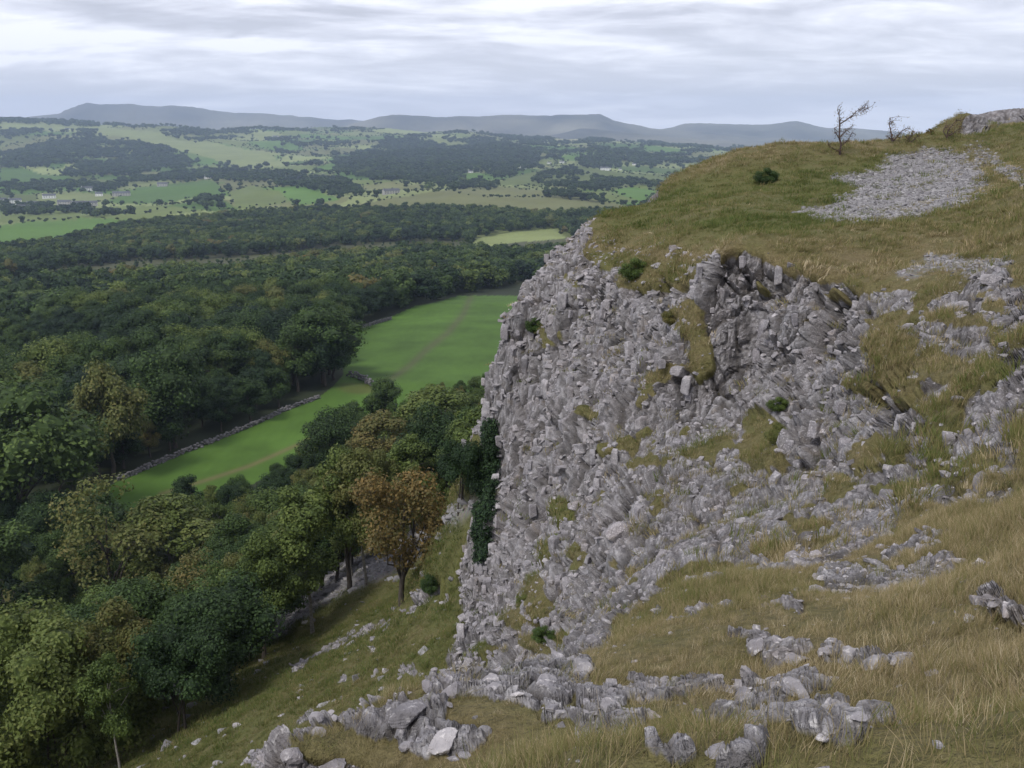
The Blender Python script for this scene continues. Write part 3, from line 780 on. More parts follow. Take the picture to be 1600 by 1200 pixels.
def make_crown(name, seed, H, W, low, n_leaf, leaf, lobes, lobe_r=(0.18, 0.30), core=0.62, shape='round', upb=0.35, core_sub=1):
    g = np.random.default_rng(seed)
    zc, hz = H * (low + 1) / 2, H * (1 - low) / 2
    cs, rs = [], []
    for i in range(lobes):
        d = rnd_dir(1, g)[0]; rad = g.uniform(0.45, 0.80) if i else 0
        f_ = 1.0
        zrel = d[2] * rad
        if shape == 'tall': f_ = 1 - 0.55 * max(zrel, 0) - .15 * max(-zrel, 0)
        if shape == 'flat': f_ = 1 + .15 * zrel
        cs.append((d[0] * rad * W / 2 * f_, d[1] * rad * W / 2 * f_, zc + zrel * hz)); rs.append(g.uniform(*lobe_r) * W * (0.85 if shape == 'tall' else 1))
    cs, rs = np.array(cs), np.array(rs); tl = g.uniform(0.15, 0.85, lobes)
    w = rs ** 2; li = g.choice(lobes, n_leaf, p=w / w.sum())
    d = rnd_dir(n_leaf, g); d[:, 2] = d[:, 2] * 0.85 + upb * g.random(n_leaf); d /= np.linalg.norm(d, axis=1, keepdims=True)
    rad = rs[li] * (0.62 + 0.50 * g.random(n_leaf) ** 0.6) * (1 + 0.18 * np.sin(d[:, 0] * 5 + li) * np.sin(d[:, 1] * 6 + li * 2))
    c = cs[li] + d * rad[:, None] * np.array([1, 1, 0.85])
    nrm = d + 0.75 * rnd_dir(n_leaf, g) + np.array([0, 0, 0.35]); nrm /= np.linalg.norm(nrm, axis=1, keepdims=True)
    v, f = leaves(c, nrm, leaf * g.uniform(0.6, 1.3, n_leaf), g)
    tone = np.repeat(np.clip(0.5 * tl[li] + 0.5 * g.random(n_leaf), 0, 1), 4)
    V, Fq, T = [v], [f], [tone]
    tris = []
    o = len(v)
    if core > 0:
        iv, if_ = ico(core_sub)
        for k in range(lobes):
            q = cs[k] + iv * rs[k] * core * np.array([1, 1, .8]) * (1 + 0.25 * g.random((len(iv), 1)))
            V.append(q); tris.append(if_ + o); T.append(np.full(len(q), 0.35)); o += len(q)
    blocks = [np.concatenate(Fq)] + ([np.concatenate(tris)] if tris else [])
    return mesh_np(name, np.concatenate(V), blocks, dict(tone=np.concatenate(T))), cs, rs
def make_trunk(name, seed, H, low, rad, cs, stems=1, n_limb=8, spread=0.0):
    g = np.random.default_rng(seed); parts = []
    for s_i in range(stems):
        off = np.array([0, 0, 0]) if stems == 1 else np.append(g.normal(size=2) * rad * 2.2, 0)
        topx = np.array([g.normal() * spread, g.normal() * spread, H * (low + (1 - low) * 0.62)])
        path = wob_path(off + (0, 0, -0.6), topx, 6, rad * 0.5, g)
        path[0][:2] = off[:2]
        rr = [rad / math.sqrt(stems) * q for q in (1.35, 1.0, 0.85, 0.7, 0.52, 0.36, 0.2)]
        parts.append(tube(path, rr, 7))
        for q in range(max(2, n_limb // stems)):
            tgt = cs[g.integers(len(cs))]; st_ = path[int(g.integers(2, 6))]
            parts.append(tube(wob_path(st_, tgt, 4, rad * 0.6, g, 0.03 * H), [rad * k / math.sqrt(stems) for k in (0.42, 0.33, 0.24, 0.15, 0.06)], 5))
    v, f = join(parts)
    return mesh_np(name, v, f, smooth=True)

# kinds for the wooded slope (about 7 m tall, close enough to show leaves)
KN = {}
def kind(key, seed, H, W, low, n, leaf, lobes, bark=MBARK, rad=0.13, stems=1, **kw):
    cm, cs, rs = make_crown('crown', seed, H, W, low, n, leaf, lobes, **kw)
    cm.materials.append(MLF)
    tm = make_trunk('trunk', seed + 1, H, low, rad, cs, stems); tm.materials.append(bark)
    KN[key] = (cm, tm, H)
kind('broad', 11, 7, 5.4, 0.20, 19000, 0.075, 30, lobe_r=(0.09, 0.18), core=0.3)
kind('broad2', 12, 7, 4.6, 0.16, 17000, 0.072, 30, lobe_r=(0.09, 0.17), core=0.2, shape='tall')
kind('dense', 13, 6, 5.2, 0.10, 17000, 0.07, 30, lobe_r=(0.10, 0.18), core=0.6, stems=3, upb=0.2)
kind('birch', 14, 8, 3.6, 0.20, 9500, 0.075, 24, bark=MBIRCH, rad=0.08, lobe_r=(0.12, 0.20), core=0.0, shape='tall')
kind('birch2', 15, 8, 4.2, 0.16, 9500, 0.08, 26, bark=MBIRCH, rad=0.09, lobe_r=(0.11, 0.19), core=0.25, shape='tall')
kind('sparse', 16, 7, 4.2, 0.2, 3800, 0.07, 22, rad=0.10, lobe_r=(0.12, 0.20), core=0.0, shape='tall')
kind('sycamore', 17, 4.8, 3.9, 0.24, 7500, 0.06, 28, rad=0.10, lobe_r=(0.09, 0.15), core=0.0)
kind('thicket', 19, 6.5, 7.5, 0.02, 30000, 0.07, 44, lobe_r=(0.07, 0.14), core=0.6, stems=3, rad=0.06)
kind('bush', 18, 3.2, 4.6, 0.02, 15000, 0.065, 34, lobe_r=(0.08, 0.15), core=0.6, stems=3, rad=0.06)
# forest kinds (13 m)
for i in range(5):
    kind('forest%d' % i, 30 + i * 3, 13, [10.5, 9.5, 11.5, 9, 10][i], 0.12, 7500, 0.19, 26, lobe_r=(0.12, 0.21), core=0.66, rad=0.26, shape=['round', 'tall', 'round', 'tall', 'flat'][i])
LOD = []
for i in range(4):
    cm, cs, rs = make_crown('woodland_tree_crown', 60 + i, 11, [10, 9, 11, 8][i], 0.0, 700, 0.55, 12, lobe_r=(0.16, 0.26), core=0.8, shape=['round', 'tall', 'flat', 'round'][i])
    cm.materials.append(MLF); LOD.append(add('woodland_tree_crown', cm, link=False))
LOD2 = []
for i in range(3):
    cm, cs, rs = make_crown('distant_tree_crown', 70 + i, 10, [10, 11, 8][i], 0.0, 150, 1.1, 6, lobe_r=(0.22, 0.32), core=0.88, core_sub=1)
    cm.materials.append(MLF); LOD2.append(add('distant_tree_crown', cm, link=False))

def plant(name, key, x, y, h, tint, label, cat, group=None, z=None, wscale=1.0, rot=None):
    cm, tm, H = KN[key]
    z = gz(x, y) if z is None else z
    e_ = empty(name, (x, y, z)); s = h / H
    e_.scale = (s * wscale, s * wscale, s); e_.rotation_euler = (random.uniform(-.05, .05), random.uniform(-.05, .05), random.uniform(0, 6.28) if rot is None else rot)
    c = bpy.data.objects.new('crown', cm); C.objects.link(c); c.parent = e_; c['tint'] = float(tint)
    t = bpy.data.objects.new('trunk', tm); C.objects.link(t); t.parent = e_
    props(e_, label, cat, group)
    return e_

def gn_scatter(name, pts_, rots, scales, tints, idxs, sources, label, parent=None):
    """one object whose points carry instances of the source meshes"""
    coll = bpy.data.collections.new(name + '_kinds')
    for i, o in enumerate(sources):
        o.name = '%s_kind_%02d' % (name, i)
        coll.objects.link(o)
    me = bpy.data.meshes.new(name); me.vertices.add(len(pts_)); me.vertices.foreach_set('co', np.asarray(pts_, np.float32).ravel())
    for k, tp, a in (('rot', 'FLOAT_VECTOR', rots), ('scl', 'FLOAT_VECTOR', scales)):
        at = me.attributes.new(k, tp, 'POINT'); at.data.foreach_set('vector', np.asarray(a, np.float32).ravel())
    at = me.attributes.new('tint', 'FLOAT', 'POINT'); at.data.foreach_set('value', np.asarray(tints, np.float32))
    at = me.attributes.new('pick', 'INT', 'POINT'); at.data.foreach_set('value', np.asarray(idxs, np.int32))
    me.update()
    o = add(name, me, None, parent)
    ng = bpy.data.node_groups.new(name + '_scatter', 'GeometryNodeTree')
    ng.interface.new_socket('Geometry', in_out='INPUT', socket_type='NodeSocketGeometry')
    ng.interface.new_socket('Geometry', in_out='OUTPUT', socket_type='NodeSocketGeometry')
    N_, L_ = ng.nodes, ng.links
    gi, go = N_.new('NodeGroupInput'), N_.new('NodeGroupOutput')
    iop = N_.new('GeometryNodeInstanceOnPoints'); ci = N_.new('GeometryNodeCollectionInfo')
    ci.inputs['Collection'].default_value = coll; ci.inputs['Separate Children'].default_value = True; ci.inputs['Reset Children'].default_value = True
    def na_(nm, tp):
        q = N_.new('GeometryNodeInputNamedAttribute'); q.data_type = tp; q.inputs['Name'].default_value = nm
        return q.outputs['Attribute']
    e2r = N_.new('FunctionNodeEulerToRotation')
    L_.new(na_('rot', 'FLOAT_VECTOR'), e2r.inputs[0]); L_.new(e2r.outputs[0], iop.inputs['Rotation'])
    L_.new(na_('scl', 'FLOAT_VECTOR'), iop.inputs['Scale']); L_.new(na_('pick', 'INT'), iop.inputs['Instance Index'])
    iop.inputs['Pick Instance'].default_value = True
    L_.new(gi.outputs[0], iop.inputs['Points']); L_.new(ci.outputs[0], iop.inputs['Instance']); L_.new(iop.outputs[0], go.inputs[0])
    md = o.modifiers.new('scatter', 'NODES'); md.node_group = ng
    props(o, label, kind='stuff')
    return o

# ---- the wooded slope under the cliff: trees one can tell apart
def at_px(px, py, tmin=16): return ground(px, py, tmin)
EX = [ # name, kind, base px, base py, height px, tint, width, label, category
 ('sycamore_tree','sycamore',630,943,222,0.74,1.0,'small orange brown autumn tree standing alone on the grass slope below the cliff','tree'),
 ('birch_tree','birch',488,985,250,0.47,1.15,'pale green slender tree left of the orange autumn tree','birch'),
 ('ash_tree','broad2',545,925,235,0.50,0.9,'mid green tree with a thin dark trunk directly behind the orange tree','tree'),
 ('ash_tree','birch2',572,915,240,0.60,0.9,'olive tree whose dark leaning trunk stands just left of the orange tree','tree'),
 ('yew_tree','dense',350,1085,190,0.20,1.1,'dark several-stemmed tree at the lower edge of the grass slope','yew tree'),
 ('yew_tree','dense',258,1105,215,0.30,1.0,'dark green tree between the many-stemmed tree and the russet thicket','yew tree'),
 ('hawthorn_bush','thicket',95,1235,265,0.52,1.0,'broad russet and olive thicket filling the bottom left corner','thicket'),
 ('hazel_bush','bush',30,1130,120,0.46,0.8,'bright yellow green bush behind the russet thicket','bush'),
 ('birch_tree','birch',22,1035,235,0.33,1.2,'tall birch with a pale bare trunk near the left edge','birch'),
 ('rowan_tree','sparse',180,1000,260,0.60,1.1,'thin greyish tree nearly bare of leaves in the left of the hanging wood','tree'),
 ('willow_tree','birch2',270,960,200,0.53,1.6,'rounded yellowish olive tree beside the thin grey tree','tree'),
 ('oak_tree','broad',690,800,175,0.18,0.95,'dark green dense tree against the foot of the ivy on the cliff','tree'),
 ('holly_tree','dense',722,795,125,0.12,0.8,'blackish green holly nearest the ivy covered cliff edge','tree'),
 ('ash_tree','birch2',690,765,180,0.50,1.6,'light green feathery tree rising above the dark tree by the cliff','tree'),
 ('birch_tree','birch2',600,800,175,0.66,1.3,'brownish thinning birch behind the orange tree','birch'),
 ('hazel_tree','broad2',655,770,160,0.48,1.1,'fresh green tree to the right of the brownish birch','tree'),
 ('ash_tree','broad',530,770,140,0.22,1.0,'blue green bushy tree beside the lower field strip','tree'),
 ('maple_tree','broad',450,880,130,0.38,1.2,'rounded mid green tree left of the pale slender tree','tree'),
 ('maple_tree','broad2',380,960,160,0.34,1.2,'green tree above the many-stemmed dark tree','tree'),
 ('hawthorn_tree','dense',410,1010,150,0.30,1.1,'spreading dark hawthorn between the pale birch and the many-stemmed tree','hawthorn'),
 ('cherry_tree','sparse',325,1020,170,0.66,1.2,'rusty red leaved tree above the dark trees at the slope edge','tree'),
 ('maple_tree','broad',200,1060,150,0.40,1.2,'olive green tree above the russet thicket','tree'),
 ('ash_tree','broad2',140,980,150,0.36,1.1,'leafy green tree right of the pale trunked birch','tree'),
]
MARK = ['orange brown autumn tree', 'pale green slender tree', 'thin trunked tree', 'leaning trunked olive tree', 'many stemmed dark tree', 'dark tree above the thicket', 'russet thicket', 'bright bush at the left', 'pale trunked birch', 'nearly bare grey tree', 'rounded willow', 'dense tree by the cliff', 'blackish holly', 'light feathery tree', 'thinning birch', 'fresh green tree', 'blue green tree by the field', 'rounded maple', 'maple over the dark tree', 'spreading hawthorn', 'rusty red tree', 'olive tree over the thicket', 'leafy tree by the birch']
occupied = []
for nm, key, bx, by, hp, tint, wd, lb, ct in EX:
    p = at_px(bx, by); h = hp / FPX * p.length * 1.02
    plant(nm, key, p.x, p.y, h, tint, lb, ct, wscale=wd); occupied.append((p.x, p.y, 2.2))
jb = at_px(672, 930); plant('juniper_bush', 'bush', jb.x, jb.y, 0.9, 0.25, 'low spiky dark green juniper right of the orange tree trunk', 'bush', wscale=0.85)
jb = at_px(655, 942)
LIM = [(-100,820),(80,800),(150,750),(230,765),(330,745),(430,722),(480,668),(540,632),(600,632),(640,603),(760,585),(900,560)]
lx, ly = [a for a, b in LIM], [b for a, b in LIM]
LBL = {'g': ('mid green leafy tree in the hanging wood on the slope', 'mid green trees on the wooded slope'),
       'd': ('dark green bushy tree in the hanging wood on the slope', 'dark green trees on the wooded slope'),
       'y': ('yellowish olive tree in the hanging wood on the slope', 'yellowish trees on the wooded slope'),
       'b': ('thin brownish tree in the hanging wood on the slope', 'brownish trees on the wooded slope')}
gf = np.random.default_rng(55)
cnt = 0
for iu in range(0, 52):
    for iv in range(0, 17):
        u = -8 + iu * 3.8 + gf.uniform(-1.7, 1.7); v = 31.5 + iv * 3.8 + gf.uniform(-1.7, 1.7)
        if v > 88: continue
        x, y = xy_of(u, v); z = gz(x, y)
        h = gf.uniform(5.5, 9.0)
        px, py, dd = project(x, y, z); tx, ty, _d = project(x, y, z + h)
        q = gf.random(); q2 = gf.random(); q3 = gf.random()
        if dd < 20 or px < -130 or px > 840 or ty > 1290: continue
        lim = np.interp(tx, lx, ly) + gf.uniform(-6, 22)
        if ty < lim:
            h *= max(0, (py - lim) / max(py - ty, 1))
            if h < 2.6: continue
        if any((x - a) ** 2 + (y - b) ** 2 < c * c for a, b, c in occupied): continue
        if v < 36 and q3 < 0.35: continue
        if px > 540 and v > 45: q = .1 + .7 * q2
        if q < 0.42: k_, key, tint = 'g', ('broad', 'broad2', 'birch2')[int(q2 * 3)], gf.uniform(0.32, 0.48)
        elif q < 0.58: k_, key, tint = 'd', ('dense', 'broad')[q2 < .5], gf.uniform(0.14, 0.32)
        elif q < 0.86: k_, key, tint = 'y', ('birch2', 'broad2', 'birch')[int(q2 * 3)], gf.uniform(0.52, 0.66)
        else: k_, key, tint = 'b', ('sparse', 'birch2')[q2 < .5], gf.uniform(0.50, 0.66)
        nm = {'g': 'ash_tree', 'd': 'hawthorn_tree', 'y': 'birch_tree', 'b': 'rowan_tree'}[k_]
        bi = min(range(len(EX)), key=lambda i_: (EX[i_][2] - px) ** 2 + ((EX[i_][3] - py) * 1.5) ** 2)
        size = 'low' if h < 5 else 'tall' if h > 7.6 else 'middling'
        rel = 'behind' if py < EX[bi][3] - 25 else 'in front of' if py > EX[bi][3] + 25 else 'beside'
        short = {'g': 'mid green hillside tree', 'd': 'dark bushy hillside tree', 'y': 'yellowish hillside tree', 'b': 'thin brownish hillside tree'}[k_]
        lab = '%s %s %s the %s' % (size, short, rel, MARK[bi])
        plant(nm, key, x, y, h, tint, lab, 'tree', LBL[k_][1], z=z, wscale=gf.uniform(0.75, 1.15)); cnt += 1
print('slope trees', cnt)

# ---- the valley wood
NOTREE = [FIELD1] + [f for f, c in FIELDS]
SCRUB = [(0,442),(90,425),(200,408),(330,405),(420,398),(545,385),(640,378),(735,378),(735,392),(640,402),(560,408),(420,425),(300,440),(180,452),(60,462),(0,470)]
W1 = [(0,395),(70,390),(100,384),(170,362),(245,352),(330,345),(420,330),(520,320),(560,330),(640,328),(860,340),(1000,330),(1100,300),(1000,372),(880,372),(870,356),(742,372),(735,385),(540,385),(400,400),(200,412),(0,440)]
WL = [[(0,262),(20,240),(70,222),(150,216),(215,226),(260,236),(300,250),(290,262),(240,262),(215,276),(120,276),(60,262)],
      [(0,288),(120,285),(150,290),(210,282),(330,268),(420,268),(520,280),(560,290),(560,300),(500,300),(420,288),(330,280),(220,290),(160,300),(0,300)],
      [(560,245),(600,222),(650,216),(690,232),(740,252),(745,262),(700,268),(640,262),(600,268),(570,258)],
      [(830,285),(850,272),(900,264),(912,272),(910,288),(880,290)],
      [(912,292),(930,280),(1000,284),(1060,292),(1040,298),(980,292),(930,300)],
      [(840,303),(880,302),(945,312),(940,318),(880,314)],
      [(700,292),(740,284),(780,288),(770,296),(710,298)],
      [(900,250),(950,238),(1000,236),(1040,250),(1020,262),(960,262),(910,262)],
      [(250,208),(290,202),(325,210),(318,222),(270,216)],[(0,205),(60,202),(62,212),(0,214)],[(120,206),(150,206),(150,214),(122,212)],
      [(0,325),(140,328),(150,334),(0,338)],[(300,318),(330,312),(368,318),(362,327),(310,326)],[(700,234),(780,228),(850,235),(840,262),(780,275),(740,268)],
      [(0,188),(60,186),(150,194),(150,199),(60,194),(0,192)],[(290,190),(360,187),(362,195),(300,197)],[(520,250),(560,246),(600,260),(700,262),(740,275),(700,290),(600,285),(540,275)]]
cand = []
gw = np.random.default_rng(99)
def ring(r0, r1, sp, az0=-31, az1=24):
    xs = np.arange(-r1, r1, sp); ys = np.arange(0, r1, sp)
    X, Y = np.meshgrid(xs, ys); X = X + (np.arange(Y.shape[0])[:, None] % 2) * sp * .5
    X = X.ravel() + gw.uniform(-.38, .38, X.size) * sp; Y = Y.ravel() + gw.uniform(-.38, .38, Y.size) * sp
    r = np.hypot(X, Y); a = np.degrees(np.arctan2(X, Y))
    k = (r >= r0) & (r < r1) & (a > az0) & (a < az1)
    return X[k], Y[k]
res = []
def wood_pts(r0, r1, sp, fn, hlo, hhi):
    X, Y = ring(r0, r1, sp); Z = gz_a(X, Y); px, py, dd = project(X, Y, Z)
    k, sc = fn(X, Y, px, py)
    h = gw.uniform(hlo, hhi, k.sum()) * sc[k]
    res.append(np.stack([X[k], Y[k], Z[k], h, px[k], py[k]], 1))
def near_wood(X, Y, px, py):
    u, v = uv_of(X, Y)
    k = (v > 90)
    # keep the crowns themselves clear of the open grass too
    for f in (NOTREE if True else []):
        k &= ~in_poly(px, py, f)
        k &= ~in_poly(px + 6, py, f) & ~in_poly(px - 6, py, f)
    scr = in_poly(px, py, SCRUB); k &= ~(scr & (gw.random(len(X)) < .45)); sc = np.ones(len(X)); sc[scr] = 0.26
    sc *= 1 - 0.35 * sstep(0.1, 0.4, fbm(X / 55, Y / 55, oct=2, s=44))
    return k, sc
wood_pts(95, 330, 6.6, near_wood, 10.5, 15.0)
wood_pts(330, 620, 7.4, near_wood, 9.5, 14.0)
def mid_wood(X, Y, px, py):
    k = in_poly(px, py, W1) | (in_poly(px, py, SCRUB) & (gw.random(len(X)) < .5)) | ((py > 400) & ~in_poly(px, py, SCRUB))
    for f in NOTREE: k &= ~in_poly(px, py, f)
    sc = np.ones(len(X)); sc[in_poly(px, py, SCRUB)] = 0.26
    return k, sc
wood_pts(620, 1250, 8.8, mid_wood, 8.0, 13.0)
forest = np.concatenate(res)
d3 = np.hypot(forest[:, 0], forest[:, 1])
forest = forest[np.argsort(d3)]; d3 = np.sort(d3)
def forest_tint(X, Y, px, py, g):
    t = 0.27 + 0.26 * fbm(X / 30, Y / 30, oct=3, s=51) + g.normal(size=len(X)) * 0.12
    br = -.15 + fbm(X / 60 + 9, Y / 60, oct=2, s=52) + 0.9 * ell(px, py, 330, 430, 420, 60, 0).clip(0)
    t = t + 0.34 * sstep(0.25, 0.9, br) * g.random(len(X)) + (g.random(len(X)) < .04) * 0.2
    return np.clip(t, 0.02, 0.9)
ft = forest_tint(forest[:, 0], forest[:, 1], forest[:, 4], forest[:, 5], gw)
shown = np.nonzero((forest[:, 4] > -60) & (forest[:, 4] < 930) & (d3 > 100))[0][:240]
sset = set(shown.tolist())
FEAT = [(505,600,128,0.30,1.25,'forest0','large rounded green tree overhanging the corner between the two fields'),
        (40,835,225,0.36,1.1,'forest2','tall bright green tree at the left edge beyond the field wall'),
        (235,715,60,0.66,1.1,'forest3','small yellowish tree at the foot of the dark wood beside the wall'),
        (175,745,190,0.60,0.8,'forest1','brown purplish bare looking tree in the front row of the valley wood'),
        (275,700,160,0.28,1.0,'forest4','deep green tree bordering the wall right of the brown tree')]
for bx, by, hp, tint, wd, key, lb in FEAT:
    p = ground(bx, by, 60)
    plant('woodland_tree', key, p.x, p.y, hp / FPX * p.length, tint, lb, 'tree', wscale=wd)
for n_i in shown:
    X, Y, Z, h, px, py = forest[n_i]; t = ft[n_i]; r = d3[n_i]
    hue = 'dark green' if t < .19 else 'deep green' if t < .32 else 'mid green' if t < .45 else 'yellowish green' if t < .6 else 'brownish autumn'
    row = 'front row' if r < 150 else 'second row' if r < 175 else 'third row' if r < 205 else 'fourth row' if r < 240 else 'back rows'
    if px > 520: row = 'near part' if r < 280 else 'far part'
    where = 'at the far left' if px < 90 else 'left of the brown tree' if px < 170 else 'over the tumbled wall' if px < 300 else 'above the field strip' if px < 400 else 'left of the corner tree' if px < 490 else 'round the corner tree' if px < 560 else 'beside the upper green field' if px < 700 else 'at the far end of the upper field'
    place = 'in %s of valley wood %s' % (row, where)
    plant('woodland_tree', 'forest%d' % gw.integers(5), X, Y, h, t, hue + (' low crown ' if h < 11.6 else ' tall crown ' if h > 13.4 else ' crown ') + place, 'tree', hue + ' trees ' + place, z=Z, wscale=gw.uniform(.9, 1.15))
rest = np.array([i for i in range(len(forest)) if i not in sset])
mid = rest[d3[rest] < 330]; farr = rest[d3[rest] >= 330]
srcs = [add('woodland_tree_mass', KN['forest%d' % i][0], link=False) for i in range(5)]
def scat(name, sel, srcs_, H, label, flat=1.0):
    n = len(sel); s = forest[sel, 3] / H
    w = s * gw.uniform(.9, 1.2, n)
    gn_scatter(name, forest[sel, :3], np.stack([np.zeros(n), np.zeros(n), gw.uniform(0, 6.28, n)], 1), np.stack([w, w, s * flat], 1), ft[sel], gw.integers(0, len(srcs_), n), srcs_, label)
scat('woodland', mid, srcs, 13, 'closed canopy of the valley wood beyond the nearest trees')
scat('distant_woodland', farr, LOD, 11, 'dark woodland and scrub stretching across the valley')
print('forest', len(forest), len(mid), len(farr))

# far woods, hedgerows and field trees
X, Y = ring(900, 5200, 15, -31, 31); Z = gz_a(X, Y); px, py, dd = project(X, Y, Z)
r_ = np.hypot(X, Y)
jx = X + 25 * fbm(X / 150, Y / 150, oct=2, s=11); jy = Y + 25 * fbm(X / 150 + 9, Y / 150, oct=2, s=12)
f1, f2, rv, *_r = voronoi((jx * c_ + jy * s_) / 150, (jx * -s_ + jy * c_) / 260, X * 0 + 0.5, 77)
hedge = (f2 - f1 < 0.09) & (gw.random(len(X)) < 0.6) & (r_ > 1000)
wood = np.zeros(len(X), bool)
for w_ in WL: wood |= in_poly(px + 4 * gw.normal(size=len(X)), py + 1.5 * gw.normal(size=len(X)), w_)
wood &= (gw.random(len(X)) < 0.9) & (fbm(X / 110, Y / 110, oct=3, s=96) > -0.22)
clump = (fbm(X / 130, Y / 130, oct=3, s=95) > 0.33) & (r_ > 1300) & (gw.random(len(X)) < .8)
clump |= (gw.random(len(X)) < 0.022) & (r_ > 950)
for f, c in FIELDS: clump &= ~in_poly(px, py, f); 
for f, c in FIELDS: hedge &= ~in_poly(px, py, f)
# field boundaries of the drawn fields
edge = np.zeros(len(X), bool)
for f, c in FIELDS:
    if f[0][1] < 200: continue
    edge |= (near_line(px, py, f + [f[0]]) < 1.4) & (gw.random(len(X)) < .75)
k = (wood | clump | hedge | edge) & (r_ < 5200)
k &= ~((r_ < 1250) & (in_poly(px, py, W1)))
small = (hedge | edge) & ~wood & ~clump
h = np.where(small, gw.uniform(1.6, 4.6, len(X)), gw.uniform(7, 13, len(X))) * (1 + 0.25 * (r_ > 2500))
sel = np.nonzero(k)[0]
ft2 = np.clip(0.16 + 0.09 * gw.normal(size=len(sel)), 0, .8)
s = h[sel] / 10
# the best visible lone trees in the fields are things of their own
lone = [i for i in np.nonzero(clump & ~wood & (r_ < 2300) & (px > 0) & (px < 1000) & (py > 262))[0] if gw.random() < .5][:70]
lset = set(lone)
LC = LOD2
lt_mesh = LOD2[0].data
selm = np.array([i not in lset for i in sel])
s2 = sel[selm]
n = len(s2)
w = h[s2] / 10 * gw.uniform(1.0, 1.5, n)
gn_scatter('hedgerows', np.stack([X[s2], Y[s2], Z[s2] - .5], 1), np.stack([np.zeros(n), np.zeros(n), gw.uniform(0, 6.28, n)], 1), np.stack([w, w, h[s2] / 10], 1), ft2[selm], gw.integers(0, 3, n), LOD2, 'hedges, spinneys and far woods between the valley fields')
print('far plants', n)
for i in lone:
    side = 'left part of the valley' if px[i] < 350 else 'middle of the valley' if px[i] < 700 else 'valley just left of the cliff'
    o = add('field_tree', [q.data for q in LOD2][int(gw.integers(3))]); o.location = (X[i], Y[i], Z[i] - .4); sz = h[i] / 10; o.scale = (sz * 1.1, sz * 1.1, sz); o.rotation_euler = (0, 0, gw.uniform(0, 6.28)); o['tint'] = float(gw.uniform(.08, .25))
    props(o, 'small dark round tree standing in the distant fields, ' + side, 'tree', 'distant field trees in the ' + side)

# ------------------------------------------------------------------ scatter on the near ground
Pn = VN; du_ = np.gradient(Pn, axis=0); dv_ = np.gradient(Pn, axis=1)
vis = infr & (PXn > -160) & (PXn < 1760) & (PYn < 1420) & (DFn > .9)
def sample(density, seed):
    g = np.random.default_rng(seed)
    c = g.poisson(np.clip(density * NAREA, 0, 60)); c[~vis] = 0; c[-1] = 0; c[:, -1] = 0; c[0] = 0; c[:, 0] = 0
    ii = np.repeat(np.arange(c.size), c.ravel())
    a, b = g.uniform(-.5, .5, (2, len(ii), 1))
    p = Pn.reshape(-1, 3)[ii] + du_.reshape(-1, 3)[ii] * a + dv_.reshape(-1, 3)[ii] * b
    return ii, p, g
def tuft(name, seed, n, rad, h0, h1, wid, seg=3, wind=0.5):
    g = np.random.default_rng(seed); V, F, T = [], [], []
    for i in range(n):
        a = g.uniform(0, 6.28); r0 = rad * math.sqrt(g.random()); bx, by = r0 * math.cos(a), r0 * math.sin(a)
        h = g.uniform(h0, h1); a2 = a + g.normal() * .8; le = g.uniform(.15, .75)
        dx, dy = math.cos(a2) * le + wind * g.uniform(.3, 1.2), math.sin(a2) * le + g.normal() * .15
        l = math.hypot(dx, dy) + 1e-6; px_, py_ = -dy / l, dx / l; tw = g.uniform(-.6, .6)
        cth, sth = math.cos(tw), math.sin(tw); px_, py_ = px_ * cth - py_ * sth, px_ * sth + py_ * cth
        w0 = wid * g.uniform(.6, 1.3); o = len(V); tn = np.clip(g.beta(1.3, 1.8), 0, 1)
        for k in range(seg):
            t = k / seg; w = w0 * (1 - t * .75) / 2; z = h * (t - .22 * t * t * (le + wind)); q = h * .9 * t ** 1.8
            V += [(bx + dx * q - px_ * w, by + dy * q - py_ * w, z - .01), (bx + dx * q + px_ * w, by + dy * q + py_ * w, z - .01)]; T += [tn * (.75 + .25 * t)] * 2
        V.append((bx + dx * h * .9, by + dy * h * .9, h * (1 - .22 * (le + wind)))); T.append(tn)
        for k in range(seg - 1):
            F += [(o + 2 * k, o + 2 * k + 1, o + 2 * k + 3), (o + 2 * k, o + 2 * k + 3, o + 2 * k + 2)]
        F.append((o + 2 * seg - 2, o + 2 * seg - 1, o + 2 * seg))
    me = mesh_np(name, np.array(V), np.array(F), dict(tone=np.array(T)), smooth=True); me.materials.append(MGR)
    return add(name, me, link=False)
def turf(name, dens, seed, kinds, label, s_lo, s_hi, keep=None):
    ii, p, g = sample(dens, seed); n = len(ii)
    hn_ = fbm(p[:, 0] * 1.1, p[:, 1] * 1.1, oct=3, s=seed) ; hs = np.clip(1 + 0.9 * hn_, .5, 1.5) * (.72 + .28 * sstep(2.5, 6.5, RN.ravel()[ii]))
    s = g.uniform(s_lo, s_hi, n) * hs
    dr = dryv.reshape(-1)[ii] * 0.75 + 0.13 + .10 * (RN.ravel()[ii] < 12) - 0.22 * hn_ + 0.16 * fbm(p[:, 0] * .5 + 7, p[:, 1] * .5, oct=3, s=seed + 5) + g.normal(size=n) * .16
    nrm = NFIN.reshape(-1, 3)[ii]; tl = 0.35
    rot = np.stack([-nrm[:, 1] * tl + g.normal(size=n) * .22, nrm[:, 0] * tl + g.normal(size=n) * .22, g.normal(size=n) * 1.0 + 0.3], 1)
    print(name, n)
    return gn_scatter(name, p, rot, np.stack([s, s, s * g.uniform(.8, 1.2, n)], 1), np.clip(dr, 0, 1), g.integers(0, len(kinds), n), kinds, label)
tr_ = 1 - sstep(.10, .32, rockS); trs = tr_ * (1 - screeS * .94)
ledge = sstep(.5, .75, NFIN[..., 2]) * (rockS > .4)
patch_ = sstep(-0.35, 0.1, fbm(NX * 1.3, NY * 1.3, oct=4, s=201))
